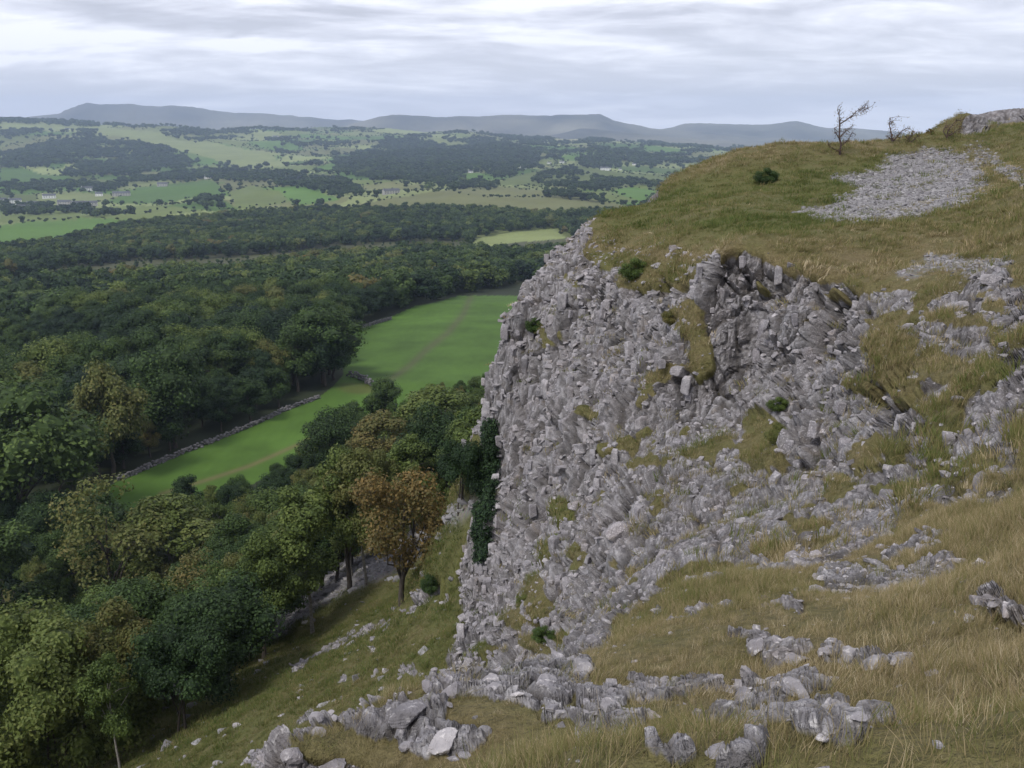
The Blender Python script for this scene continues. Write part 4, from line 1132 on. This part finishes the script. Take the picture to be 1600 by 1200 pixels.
k1_ = [tuft('grass_tuft', 300 + i, 46, .085, .02, .10, .0028, wind=.65) for i in range(5)] + [tuft('grass_tuft', 306, 26, .06, .06, .17, .0026)]
k2_ = [tuft('grass_tuft', 310 + i, 42, .13, .05, .16, .0075) for i in range(4)]
k3_ = [tuft('grass_tuft', 320 + i, 44, .34, .05, .16, .022, seg=2) for i in range(4)]
turf('turf_grass', trs * 390 * (RN < 10.5) * (.6 + .4 * patch_) + 26 * (rockS > .5) * (RN < 10) * ledge, 401, k1_, 'long wind bent green and straw coloured grass in the foreground', .55, .95)
turf('slope_grass', trs * (62 - 36 * sstep(18, 26, RN)) * (RN >= 10.5) * (RN < 40) * (.4 + .6 * patch_) + 9.0 * ledge * (RN > 9) * (RN < 26), 402, k2_, 'tufted dry grass on the slopes round the cliff top', .7, 1.25)
turf('plateau_grass', trs * (9.5 - 5 * (RN < 40)) * (RN >= 26) * (RN < 100) + 2.6 * ledge * (RN > 26) * (RN < 70), 403, k3_, 'brown and green grass of the plateau and the slope below', .65, 1.15)

# ------------------------------------------------------------------ stones
def rock_mesh(name, seed, sub=3, flat=0.7, planes=14, rough=0.05, layered=0.0, seed_el=1.0):
    g = np.random.default_rng(seed); iv, if_ = ico(sub)
    d = iv.copy(); n_ = rnd_dir(planes, g); n_[:, 2] *= 1.0; dd = g.uniform(.55, 1.0, planes)
    dots = d @ n_.T
    r = np.min(np.where(dots > .08, dd / np.maximum(dots, .08), 9), axis=1); r = np.minimum(r, 1.25)
    v = d * r[:, None]
    if rough: v += d * (rough * fbm(d[:, 0] * 3 + seed, d[:, 1] * 3, d[:, 2] * 3, oct=4, s=seed))[:, None]
    if layered: v[:, :2] *= 1 + layered * (((v[:, 2:3] * 4.3 + .6 * v[:, 0:1]) % 1.0) - .5)
    v *= np.array([1, g.uniform(.6, .9) * seed_el, flat])
    me = mesh_np(name, v, if_, smooth=False); me.materials.append(MR); return me
BIGR = [rock_mesh('boulder', 500 + i, 4, [.6, .5, .75, .45][i % 4], 16, .07, .05) for i in range(8)]
SMALLR = [rock_mesh('stone', 520 + i, 2, [.55, .35, .7][i % 3], 9, .0) for i in range(9)]
def block_mesh(name, seed, fl):
    g = np.random.default_rng(seed); bm = bmesh.new(); bmesh.ops.create_cube(bm, size=1.7)
    for v in bm.verts:
        v.co += Vector(g.normal(size=3) * .20); v.co.z *= fl
    bmesh.ops.bevel(bm, geom=bm.edges[:], offset=.16, segments=1, affect='EDGES', profile=.5)
    bmesh.ops.triangulate(bm, faces=bm.faces)
    me = bpy.data.meshes.new(name); bm.to_mesh(me); bm.free(); me.materials.append(MR); return me
SCREEM = [block_mesh('scree_stone', 580 + i, [.45, .3, .6][i % 3]) for i in range(8)]
for q_ in SCREEM: q_.materials[0] = MSC
BLOCKS = [block_mesh('rock_block', 560 + i, 1.0) for i in range(8)]
TINYR = [block_mesh('stone_chip', 540 + i, [.5, .3, .65][i % 3]) for i in range(8)]
flat_px = np.stack([PXn.ravel(), PYn.ravel()], 1); DNf = np.linalg.norm(VN, axis=-1).ravel()
PX2, PY2, DF2 = project(VN[..., 0], VN[..., 1], VN[..., 2]); PX2, PY2 = PX2.ravel(), PY2.ravel(); okf = (DF2.ravel() > 0)
def surf(px, py):
    """nearest visible point of the finished near ground under a photograph pixel"""
    k = np.nonzero((np.abs(PX2 - px) < 6) & (np.abs(PY2 - py) < 6) & okf)[0]
    if not len(k): p = ground(px, py); return Vector(p), Vector((0, 0, 1))
    k = k[DNf[k] < DNf[k].min() * 1.06]
    j = k[np.argmin((PX2[k] - px) ** 2 + (PY2[k] - py) ** 2)]
    return Vector(VN.reshape(-1, 3)[j]), Vector(NFIN.reshape(-1, 3)[j])
BO = [ # px, py centre, width px, flat, yaw, label
 (1547,437,58,.55,.3,'large pale slanting slab in the grass near the right edge, highest of the big stones'),
 (1567,504,52,.6,.1,'blocky pale boulder at the right edge under the slanting slab'),
 (1500,478,40,.4,.2,'low flat grey rock left of the blocky boulder at the right edge'),
 (1492,537,34,.45,.8,'grey rock half sunk in turf below the flat grey rock'),
 (1575,706,34,.6,.4,'rounded pale stone by the right edge halfway down the picture'),
 (1572,738,26,.5,.2,'small white stone just under the rounded pale stone at the right edge'),
 (1556,648,20,.9,.1,'narrow upright stone in deep grass near the right edge'),
 (1341,548,22,.9,.5,'pointed pale stone at the upper rim of the crag'),
 (1245,1030,66,.55,.4,'grey weathered boulder lying in the middle of the foreground grass'),
 (1438,918,44,.7,.3,'round topped stone in tall grass right of centre in the foreground'),
 (1437,862,26,.7,.8,'pale stone with a dark top above the round topped stone'),
 (1548,936,50,.6,.5,'split white stone in the grass near the right edge of the foreground'),
 (1515,970,30,.5,.2,'small rounded stone to the left below the split white stone'),
 (1118,1180,56,.35,.5,'tilted flat slab with a pinkish face at the bottom of the picture'),
 (1290,1154,36,.45,.1,'flat topped pale stone near the bottom right of the centre'),
 (1340,1120,34,.5,.6,'whitish stone in the bare stony patch at the lower right'),
 (1368,1112,14,.8,.9,'small square bright stone on the bare stony patch at the lower right'),
 (1082,1087,30,.6,.2,'squarish stone at the right end of the row of stones in the foreground turf'),
 (1052,1084,34,.5,.7,'angular stone in the middle of the row of stones in the foreground turf'),
 (1015,1088,30,.5,.3,'flat stone at the left end of the row of stones in the foreground turf'),
 (950,1105,52,.45,.5,'smooth slab sloping out of the dry grass left of the row of stones'),
 (1183,1002,28,.5,.2,'bluish flat stone above the grey weathered foreground boulder'),
 (1465,1165,28,.6,.5,'half hidden greyish stone near the bottom right corner'),
 (430,1186,66,.6,.2,'pale boulder on the bottom edge at the left end of the ledge'),
 (640,1112,100,.38,.15,'long jagged white rock on the rim of the foreground ledge'),
 (700,1105,60,.42,.4,'jagged pale rock joined to the right of the long white rim rock'),
 (768,1072,56,.75,.3,'domed white boulder on the rim of the ledge below the cliff foot'),
 (850,1068,60,.6,.9,'knobbly boulder between the domed white boulder and the stepped rocks'),
 (905,1040,60,.7,.2,'stepped squared block at the end of the cliff beside the foreground grass'),
 (925,1000,46,.7,1.0,'square topped block under the long grass at the foot of the cliff'),
 (690,1160,70,.3,.2,'broad low slab lying in dry grass under the rim rocks'),
 (520,1192,60,.4,.1,'low slab on the bottom edge between the pale boulder and the broad slab'),
 (638,1046,26,.7,.4,'square pale stone alone on the green slope below the cliff'),
 (626,1058,16,.6,.9,'small stone touching the square pale stone on the green slope'),
 (682,1043,16,.7,.1,'little grey stone right of the square pale stone on the green slope'),
 (645,1008,9,.7,.1,'tiny pale stone under the juniper on the green slope'),
 (582,998,16,.6,.5,'pale stone by the outcrop below the orange tree'),
 (600,970,14,.7,.5,'pale stone just below the foot of the orange tree'),
 (518,1112,18,.6,.3,'lone white stone low on the green slope'),
 (440,1118,14,.6,.3,'lone grey stone lowest on the green slope'),
 (1063,581,42,.8,.2,'big rounded pale block under the dark gully in the cliff'),
 (900,790,44,.8,.4,'smooth rounded block bulging from the middle of the cliff'),
 (965,838,44,.95,.2,'barrel shaped block standing out low on the cliff'),
 (880,735,46,.7,.1,'broad round headed block on the left half of the cliff'),
 (1235,1030,30,.5,1.4,'smaller stone leaning on the grey weathered foreground boulder'),
]
gr = np.random.default_rng(77)
for i, (px, py, w, fl, yaw, lb) in enumerate(BO):
    p, n = surf(px, py); d = p.length; s = w / FPX * d * (0.40 if px > 1400 or d > 14 else 0.34)
    o = add('boulder', BIGR[i % 8]); o.location = p + n * s * .05; o.scale = (s, s * 1.0, s * max(fl, .5) * 1.25)
    o.rotation_euler = (gr.uniform(-.25, .25), gr.uniform(-.25, .25), yaw + gr.uniform(-.3, .3))
    props(o, lb, 'boulder')
# loose stones in the turf: countable, alike
def stones(sel_fn, n, seed, smin, smax, label, group, dpow=1.0):
    g = np.random.default_rng(seed)
    wt = (sel_fn * NAREA * vis).ravel(); wt = wt / wt.sum()
    for j in g.choice(wt.size, n, p=wt):
        o = add('stone', SMALLR[int(g.integers(9))]); o.location = Vector(VN.reshape(-1, 3)[j]); s = g.uniform(smin, smax) ** 1.0
        o.scale = (s, s * g.uniform(.6, 1), s * g.uniform(.5, 1)); o.rotation_euler = (g.normal() * .3, g.normal() * .3, g.uniform(0, 6.28)); props(o, label, 'stone', group)
stones((RN > 3) * (RN < 9) * (rockS > .3) * (rockS < .8) / np.maximum(RN, 2), 140, 601, .025, .08, 'small pale stone lying at the edge of a bare patch in the foreground turf', 'small stones round the bare patches of the foreground')
stones((RN > 9) * (RN < 22) * (PXn > 1200) * (rockS > .05) * (rockS < .7), 60, 602, .06, .17, 'grey stone showing through the turf on the slope at the right', 'grey stones in the turf of the right slope')
stones((RN > 24) * (RN < 48) * (PXn < 740) * (trs > .5), 50, 603, .06, .20, 'pale stone strewn on the green slope below the cliff', 'pale stones strewn on the green slope')

# blocks of the cliff: the largest as parts, the rest as one rubble part
g = np.random.default_rng(610)
face = (rockS > .8) * (steep > R(30)) * (RN > 8) * (RN < 52)
wt = (face * NAREA / np.maximum(RN, 8) * vis * (PXn > 690) * (PXn < 1500)).ravel(); wt /= wt.sum()
BLK = BLOCKS
for j in g.choice(wt.size, 290, p=wt):
    p = VN.reshape(-1, 3)[j]; n = NN.reshape(-1, 3)[j]; s = g.uniform(.05, .12) * (0.6 + RN.ravel()[j] / 45)
    o = add('rock_block', BLK[int(g.integers(6))], parent=cliff); o.location = Vector(p - n * s * .6)
    o.scale = (s * g.uniform(.7, 1.1), s * g.uniform(.7, 1.1), s * g.uniform(1.2, 2.4)); o.rotation_euler = (g.normal() * .12, g.normal() * .12, g.uniform(0, 6.28))
def rubble(name, dens, seed, srcs_, lo, hi, label, parent=None, stand=0.0, sink=.2, zs=(.5, 1.1)):
    ii, p, g_ = sample(dens, seed); n = len(ii); s = lo * (hi / lo) ** (g_.random(n) ** 1.8)
    s = s * np.clip(RN.ravel()[ii] / 25, .6, 1.6)
    nn = NFIN.reshape(-1, 3)[ii]
    tl_ = .12 if 'column' in name else .35
    rot = np.stack([g_.normal(size=n) * tl_, g_.normal(size=n) * tl_, g_.uniform(0, 6.28, n)], 1)
    print(name, n)
    return gn_scatter(name, p - nn * s[:, None] * sink, rot, np.stack([s, s * g_.uniform(.6, 1, n), s * g_.uniform(zs[0], zs[1], n)], 1), g_.random(n), g_.integers(0, len(srcs_), n), srcs_, label, parent)
def copies(meshes, nm): return [add(nm, m_, link=False) for m_ in meshes]
flatr = sstep(.45, .8, NFIN[..., 2]) * (rockS > .5)
rubble('rock_rubble', (flatr * 30 + (rockS > .5) * 7 + (trs > .3) * (steep > R(33)) * (PXn > 740) * 9) * (RN > 10) * (RN < 52), 611, copies(TINYR, 'chip'), 0.03, .13, 'loose broken pieces caught on the ledges of the cliff', cliff)
rubble('rock_columns', (rockS > .5) * (steep > R(42)) * 3.4 * (RN > 10) * (RN < 52), 612, copies(BLK, 'block'), 0.045, .15, 'jointed blocks standing in the cliff face', cliff, sink=.9, zs=(1.0, 2.2))
rubble('foreground_chips', (rockS > .35) * (RN < 10.5) * 170 + (trs > .3) * (RN < 10.5) * 14, 613, copies(TINYR, 'chip'), .010, .055, 'small limestone chips in the bare patches of the foreground', None)
rubble('scree', screeS * 150 * (RN < 66) * (PXn > 1000) , 614, copies(SCREEM, 'chip'), .02, .085, 'grey sheet of broken stone on the plateau beside the path', None, sink=.05)
rubble('talus_scree', screeS * 10 * (PXn < 900) * (RN > 30) * (RN < 100) + (trs > .5) * (PXn < 740) * (RN > 20) * (RN < 60) * .25, 615, copies(SCREEM, 'chip'), .05, .22, 'grey stone scree along the trees at the foot of the slope', None, sink=.05)

# ------------------------------------------------------------------ ivy and shrubs on the cliff
def leafmass(name, poly, n, leaf, off, seed, label, cat, tint, rmin=8, rmax=60, centre=None):
    g_ = np.random.default_rng(seed)
    k = np.nonzero(in_poly(PX2, PY2, poly) & okf & (RN.ravel() > rmin) & (RN.ravel() < rmax))[0]
    dmin = np.percentile(DNf[k], 5); k = k[DNf[k] < dmin * 1.18]
    j = g_.choice(k, n); p = VN.reshape(-1, 3)[j]; nn = NN.reshape(-1, 3)[j]
    lump = 0.5 + 0.5 * fbm(p[:, 0] * 1.4, p[:, 1] * 1.4, p[:, 2] * 1.1, oct=3, s=seed)
    c = p + nn * (off * lump * g_.random(n) ** .4)[:, None] + g_.normal(size=(n, 3)) * .06
    nr = nn + .8 * rnd_dir(n, g_) + (0, 0, .3); nr /= np.linalg.norm(nr, axis=1, keepdims=True)
    v, f = leaves(c, nr, leaf * g_.uniform(.6, 1.3, n), g_)
    org = v.mean(0); me = mesh_np(name, v - org, f, dict(tone=np.repeat(g_.random(n), 4))); me.materials.append(MLF)
    o = add(name, me); o.location = org; o['tint'] = tint
    return props(o, label, cat)
leafmass('ivy', [(768,650),(780,660),(786,710),(782,760),(776,830),(768,885),(750,882),(748,830),(756,760),(762,700)], 26000, .055, .7, 701, 'tall dark column of ivy climbing the left edge of the cliff', 'ivy', .10)
for px, py, w, tint, lb in [(838,520,44,.30,'olive shrub on the upper left of the cliff beside a bare twig'), (990,432,60,.40,'bright green juniper on the rim of the cliff'),
        (1195,287,44,.26,'small dark juniper mat alone on the grassy plateau'), (870,848,30,.55,'ochre green shrub in a crevice low on the cliff'), (1050,505,44,.66,'brownish heather clump in the shaded gully of the cliff'),
        (800,470+60,22,.6,'little brown shrub left of the olive shrub on the cliff'), (1215,640,40,.42,'green shrub on a ledge under the cliff wall'), (850,1000,44,.36,'low green plants at the cliff foot above the domed boulder'),
        (1020,290,20,.45,'tiny green bush on the skyline where the plateau drops'), (1450,205,16,.7,'small dead looking bush on the skyline'), (1215,690,60,.6,'grassy shrub patch at the foot of the cliff wall'),(820,950,44,.56,'olive heather on the lower left of the cliff')]:
    p, n = surf(px, py); h = w / FPX * p.length
    plant('juniper_bush' if 'juniper' in lb else 'shrub', 'bush', p.x, p.y, h * .62, tint, lb, 'bush', z=p.z - h * .12, wscale=1.0)

# ------------------------------------------------------------------ windswept thorns on the skyline
def thorn(base_px, top_paths, d_axis, label, seed, leaf_n, r0, twig=0.5, leaf_tint=.8, cat='tree', name='hawthorn_tree', size=.03):
    """limbs are given as outlines in metres around the foot of the tree and get their own depth"""
    g_ = np.random.default_rng(seed); p0, _n = surf(*base_px)
    k = p0.length / FPX; parts = []; tips = []
    for path, ra_, rb_ in top_paths:
        pts_ = []; yy = g_.uniform(-.15, .15)
        for (a, b) in path:
            yy += g_.normal() * .10; pts_.append(((a - base_px[0]) * k, yy if pts_ else 0.0, (base_px[1] - b) * k))
        pts_[0] = (pts_[0][0], 0 if len(parts) == 0 else pts_[0][1], pts_[0][2] - (.3 if len(parts) == 0 else 0))
        fine = []
        for q in range(len(pts_) - 1):
            A_, B_ = np.array(pts_[q]), np.array(pts_[q + 1])
            for t in (0, .5): fine.append(A_ + (B_ - A_) * t + g_.normal(size=3) * .02)
        fine.append(np.array(pts_[-1])); nfi = len(fine)
        parts.append(tube(fine, [ra_ + (rb_ - ra_) * q / (nfi - 1) for q in range(nfi)], 6))
        for q in range(1, nfi):
            for _ in range(3):
                d = rnd_dir(1, g_)[0] + (.5, 0, .25); L = twig * g_.uniform(.3, 1)
                e1 = fine[q] + d * L * .5 + g_.normal(size=3) * .04; e2 = e1 + (d + g_.normal(size=3) * .5) * L * .5
                parts.append(tube([fine[q], e1, e2], [.014, .009, .004], 4)); tips.append(e2); tips.append(e1)
    v, f = join(parts); e_ = empty(name, p0); tm = mesh_np('trunk', v, f, smooth=True); add('trunk', tm, MDEAD, e_)
    tips = np.array(tips); c = tips[g_.integers(0, len(tips), leaf_n)] + g_.normal(size=(leaf_n, 3)) * .07
    v, f = leaves(c, rnd_dir(leaf_n, g_), size * g_.uniform(.6, 1.3, leaf_n), g_)
    me = mesh_np('crown', v, f, dict(tone=np.repeat(g_.random(leaf_n) * .6, 4))); cr_ = add('crown', me, MLF, e_); cr_['tint'] = leaf_tint
    return props(e_, label, cat)
thorn((1313,243), [([(1313,243),(1312,227),(1311,210),(1310,198),(1308,188),(1306,180)], .055, .012), ([(1310,198),(1320,193),(1330,187),(1337,180),(1347,178)], .032, .01),
      ([(1312,215),(1320,208),(1328,203)], .03, .01), ([(1312,222),(1304,214),(1300,205)], .03, .01), ([(1312,232),(1322,222),(1328,212)], .03, .01), ([(1334,178),(1341,181),(1346,178)], .02, .01), ([(1313,240),(1300,234),(1292,229)], .03, .01)],
      60, 'leaning wind-bent thorn tree standing alone on the grassy skyline', 801, 900, .06, twig=.34)
thorn((1395,224), [([(1395,224),(1392,212),(1389,200),(1388,190)], .05, .012), ([(1395,222),(1402,210),(1408,204)], .03, .01), ([(1394,222),(1386,214)], .03, .01)], 62, 'bare reddish bush next right of the wind-bent thorn tree', 802, 500, .05, twig=.5, cat='bush', name='hawthorn_bush')
thorn((1423,223), [([(1423,223),(1421,214),(1425,208)], .03, .01), ([(1423,222),(1416,214)], .025, .01), ([(1423,222),(1430,213)], .025, .01)], 62, 'smallest bare bush on the skyline right of the reddish bush', 803, 260, .05, twig=.4, cat='bush', name='hawthorn_bush')
thorn((1480,218), [([(1480,218),(1484,205),(1494,194),(1502,192)], .04, .01), ([(1480,218),(1474,208),(1478,200)], .035, .01), ([(1482,212),(1490,208),(1498,203)], .03, .01)], 70, 'spreading bare bush against the sky beside the dark crag', 804, 420, .05, twig=.55, cat='bush', name='hawthorn_bush')
p0, _n = surf(838, 520)

# ------------------------------------------------------------------ dry stone walls
def wall_line(line, hgt, wid, name, label, tmin=60, seed=1):
    g_ = np.random.default_rng(seed); P = [ground(a, b, tmin) for a, b in line]; V, F, o = [], [], 0
    iv, if_ = ico(1)
    for a, b in zip(P[:-1], P[1:]):
        L = (b - a).length; n = int(L / .42)
        for i in range(n):
            q = a.lerp(b, (i + g_.random()) / n); zq = gz(q.x, q.y)
            hh = hgt * g_.uniform(.75, 1.1)
            for lv in range(3):
                s = g_.uniform(.22, .36); c = np.array([q.x + g_.normal() * wid * .3, q.y + g_.normal() * wid * .3, zq + hh * (lv + .4) / 3])
                V.append(c + iv * s * np.array([1, 1, .7]) * g_.uniform(.75, 1.15, (len(iv), 1))); F.append(if_ + o); o += len(iv)
    me = mesh_np(name, np.concatenate(V), np.concatenate(F)); ob = add(name, me, MDRYST)
    return props(ob, label, 'wall')
wall_line([(185,752),(250,724),(330,692),(400,664),(450,640),(500,622)], .85, .5, 'dry_stone_wall', 'tumbled grey stone wall between the lower field strip and the wood', seed=1)
wall_line([(545,588),(560,592),(582,604)], 1.5, .6, 'dry_stone_wall', 'short dark stone wall by the bare earth between the two fields', seed=2)
wall_line([(543,522),(575,510),(612,499)], 1.1, .5, 'dry_stone_wall', 'pale stone wall along the left side of the upper green field', seed=3)

# ------------------------------------------------------------------ farms and cottages
def boxm(x0, x1, y0, y1, z0, z1):
    v = [(x, y, z) for z in (z0, z1) for y in (y0, y1) for x in (x0, x1)]
    return np.array(v, float), np.array([(0, 2, 3, 1), (4, 5, 7, 6), (0, 1, 5, 4), (2, 6, 7, 3), (0, 4, 6, 2), (1, 3, 7, 5)])
def gable(L, W, H, RH):
    """walls with their gable ends, then the two roof slopes, a chimney, windows on the side seen"""
    l, w = L / 2, W / 2
    wv = np.array([(-l, -w, -1), (l, -w, -1), (l, w, -1), (-l, w, -1), (-l, -w, H), (l, -w, H), (l, w, H), (-l, w, H), (-l, 0, H + RH), (l, 0, H + RH)])
    wf = [np.array([(0, 1, 5, 4), (2, 3, 7, 6), (1, 2, 6, 5), (3, 0, 4, 7)]), np.array([(5, 6, 9), (7, 4, 8)])]
    e = .35; s = RH / w
    rv = []; 
    for zt in (0.02, .25): rv += [(-l - e, -w - e, H - e * s + zt), (l + e, -w - e, H - e * s + zt), (l + e, 0, H + RH + zt), (-l - e, 0, H + RH + zt), (l + e, w + e, H - e * s + zt), (-l - e, w + e, H - e * s + zt)]
    rf = [(6, 7, 8, 9), (9, 8, 10, 11), (0, 3, 2, 1), (3, 5, 4, 2), (0, 1, 7, 6), (4, 5, 11, 10), (1, 2, 8, 7), (2, 4, 10, 8), (3, 0, 6, 9), (5, 3, 9, 11)]
    return (wv, wf), (np.array(rv), np.array(rf))
HK = {}
def house(px, py, wpx, mat, label, name='cottage', cat='house', h_ratio=.32, group=None, yaw=None, tmin=700, seed=0):
    g_ = np.random.default_rng(int(px * 7 + py)); p = ground(px, py, tmin); L = max(wpx / FPX * p.length, 7.0); W = min(L * .6, 8.0); Hh = min(5.4, max(3.2, L * h_ratio)); RH = W * .33
    (wv, wf), (rv, rf) = gable(L, W, Hh, RH); e_ = empty(name, (p.x, p.y, p.z)); yw = (g_.uniform(-.5, .5) if yaw is None else yaw) - math.atan2(p.x, p.y); e_.rotation_euler = (0, 0, yw)
    add('wall', mesh_np('wall', wv, wf), mat, e_); ro = add('roof', mesh_np('roof', rv, rf), MSLATE, e_)
    v, f = boxm(-L / 2 + .3, -L / 2 + 1.3, -.5, .5, Hh + RH * .5, Hh + RH + 1.0); add('chimney', mesh_np('chimney', v, f), mat, ro)
    nw = max(2, int(L / 4.0))
    for lv in range(2 if Hh > 4.6 else 1):
        for i in range(nw):
            cx_ = -L / 2 + L * (i + .5) / nw; z0 = 1.0 + lv * 2.4
            v, f = boxm(cx_ - .5, cx_ + .5, -W / 2 - .05, -W / 2 + .1, z0, z0 + 1.2); add('window', mesh_np('window', v, f), MGLASS, e_)
    return props(e_, label, cat, group)
HS = [(325,279,10,MWHITE,'bright white farmhouse among trees above the patchwork of green fields'), (136,298,15,MWHITE,'long white house at the near side of the dark wooded hill'),
 (77,310,17,MWHITE,'white village house with a long roof in front of the trees at the left'), (105,203,7,MWHITE,'tiny white cottage high on the left hillside'), (431,215,9,MWHITE,'white farmhouse high on the hillside left of centre'),
 (179,332,9,MWHITE,'white cottage at the end of the village by the pale field'), (190,306,24,MGREYW,'grey barn right of the long white house'), (155,306,10,MWHITE,'low white building between the long house and the grey barn'),
 (4,315,10,MWHITE,'white house at the very left edge of the village'), (24,317,16,MWHITE,'white house second from the left edge of the village'), (36,328,20,MWHITE,'pale gabled house lowest in the village at the left'), (14,325,12,MGREYW,'grey house under the left-edge white house'),
 (52,322,16,MGREYW,'grey stone house in the middle of the village'), (101,320,18,MGREYW,'grey farm building right of the white village house'), (122,322,16,MWHITE,'pale shed beside the grey farm building'), (142,322,18,MGREYW,'grey barn at the right end of the village'), (254,291,14,MGREYW,'grey farm at the foot of the dark wooded hill'),
 (853,224,5,MWHITE,'tiny white cottage on the pale straw field near the far ridge'), (774,235,5,MWHITE,'tiny white cottage among the far woods'), (795,255,6,MWHITE,'white cottage above the farm beside the long wood'), (878,255,7,MWHITE,'bright white house on the right of the pair in the valley centre'),
 (858,256,6,MWHITE,'pale house on the left of the pair in the valley centre'), (817,265,9,MWHITE,'white farm beside the long wood in the valley centre'), (991,258,6,MWHITE,'white cottage among trees left of the cliff skyline'), (946,266,15,MWHITE,'long pale farm building near the plateau skyline'), (969,266,4,MWHITE,'smallest white cottage right of the long pale farm building'),
 (603,261,10,MWHITE,'white farmhouse below the wooded knoll'), (577,261,10,MGREYW,'grey barns beside the farmhouse below the wooded knoll'), (611,303,26,MGREYW,'wide grey barn at the edge of the brownish field'), (1044,296,16,MGREYW,'brown grey barn just left of the plateau skyline'), (796,232,4,MWHITE,'white speck of a cottage right of the cottage in the far woods'), (735,270,7,MWHITE,'white cottage in front of the wooded knoll')]
for px, py, w, mt, lb in HS:
    nm = 'barn' if 'barn' in lb else 'farmhouse' if 'farm' in lb else 'cottage'
    house(px, py, w, mt, lb, nm, 'barn' if nm == 'barn' else 'house')

# ------------------------------------------------------------------ the air
HZ = Mat('haze_air'); HZ.n.remove(HZ.b)
pv = HZ.n.new('ShaderNodeVolumePrincipled'); pv.inputs['Color'].default_value = (0.60, 0.74, 1.0, 1); pv.inputs['Density'].default_value = 0.0001
pv.inputs['Anisotropy'].default_value = 0.0
HZ.l.new(pv.outputs[0], HZ.n['Material Output'].inputs['Volume'])
v, f = boxm(-11900, 11900, -400, 11900, -170, 330)
hz = add('haze', mesh_np('haze', v, f), HZ.m); props(hz, 'thin blue summer haze filling the valley', kind='stuff')
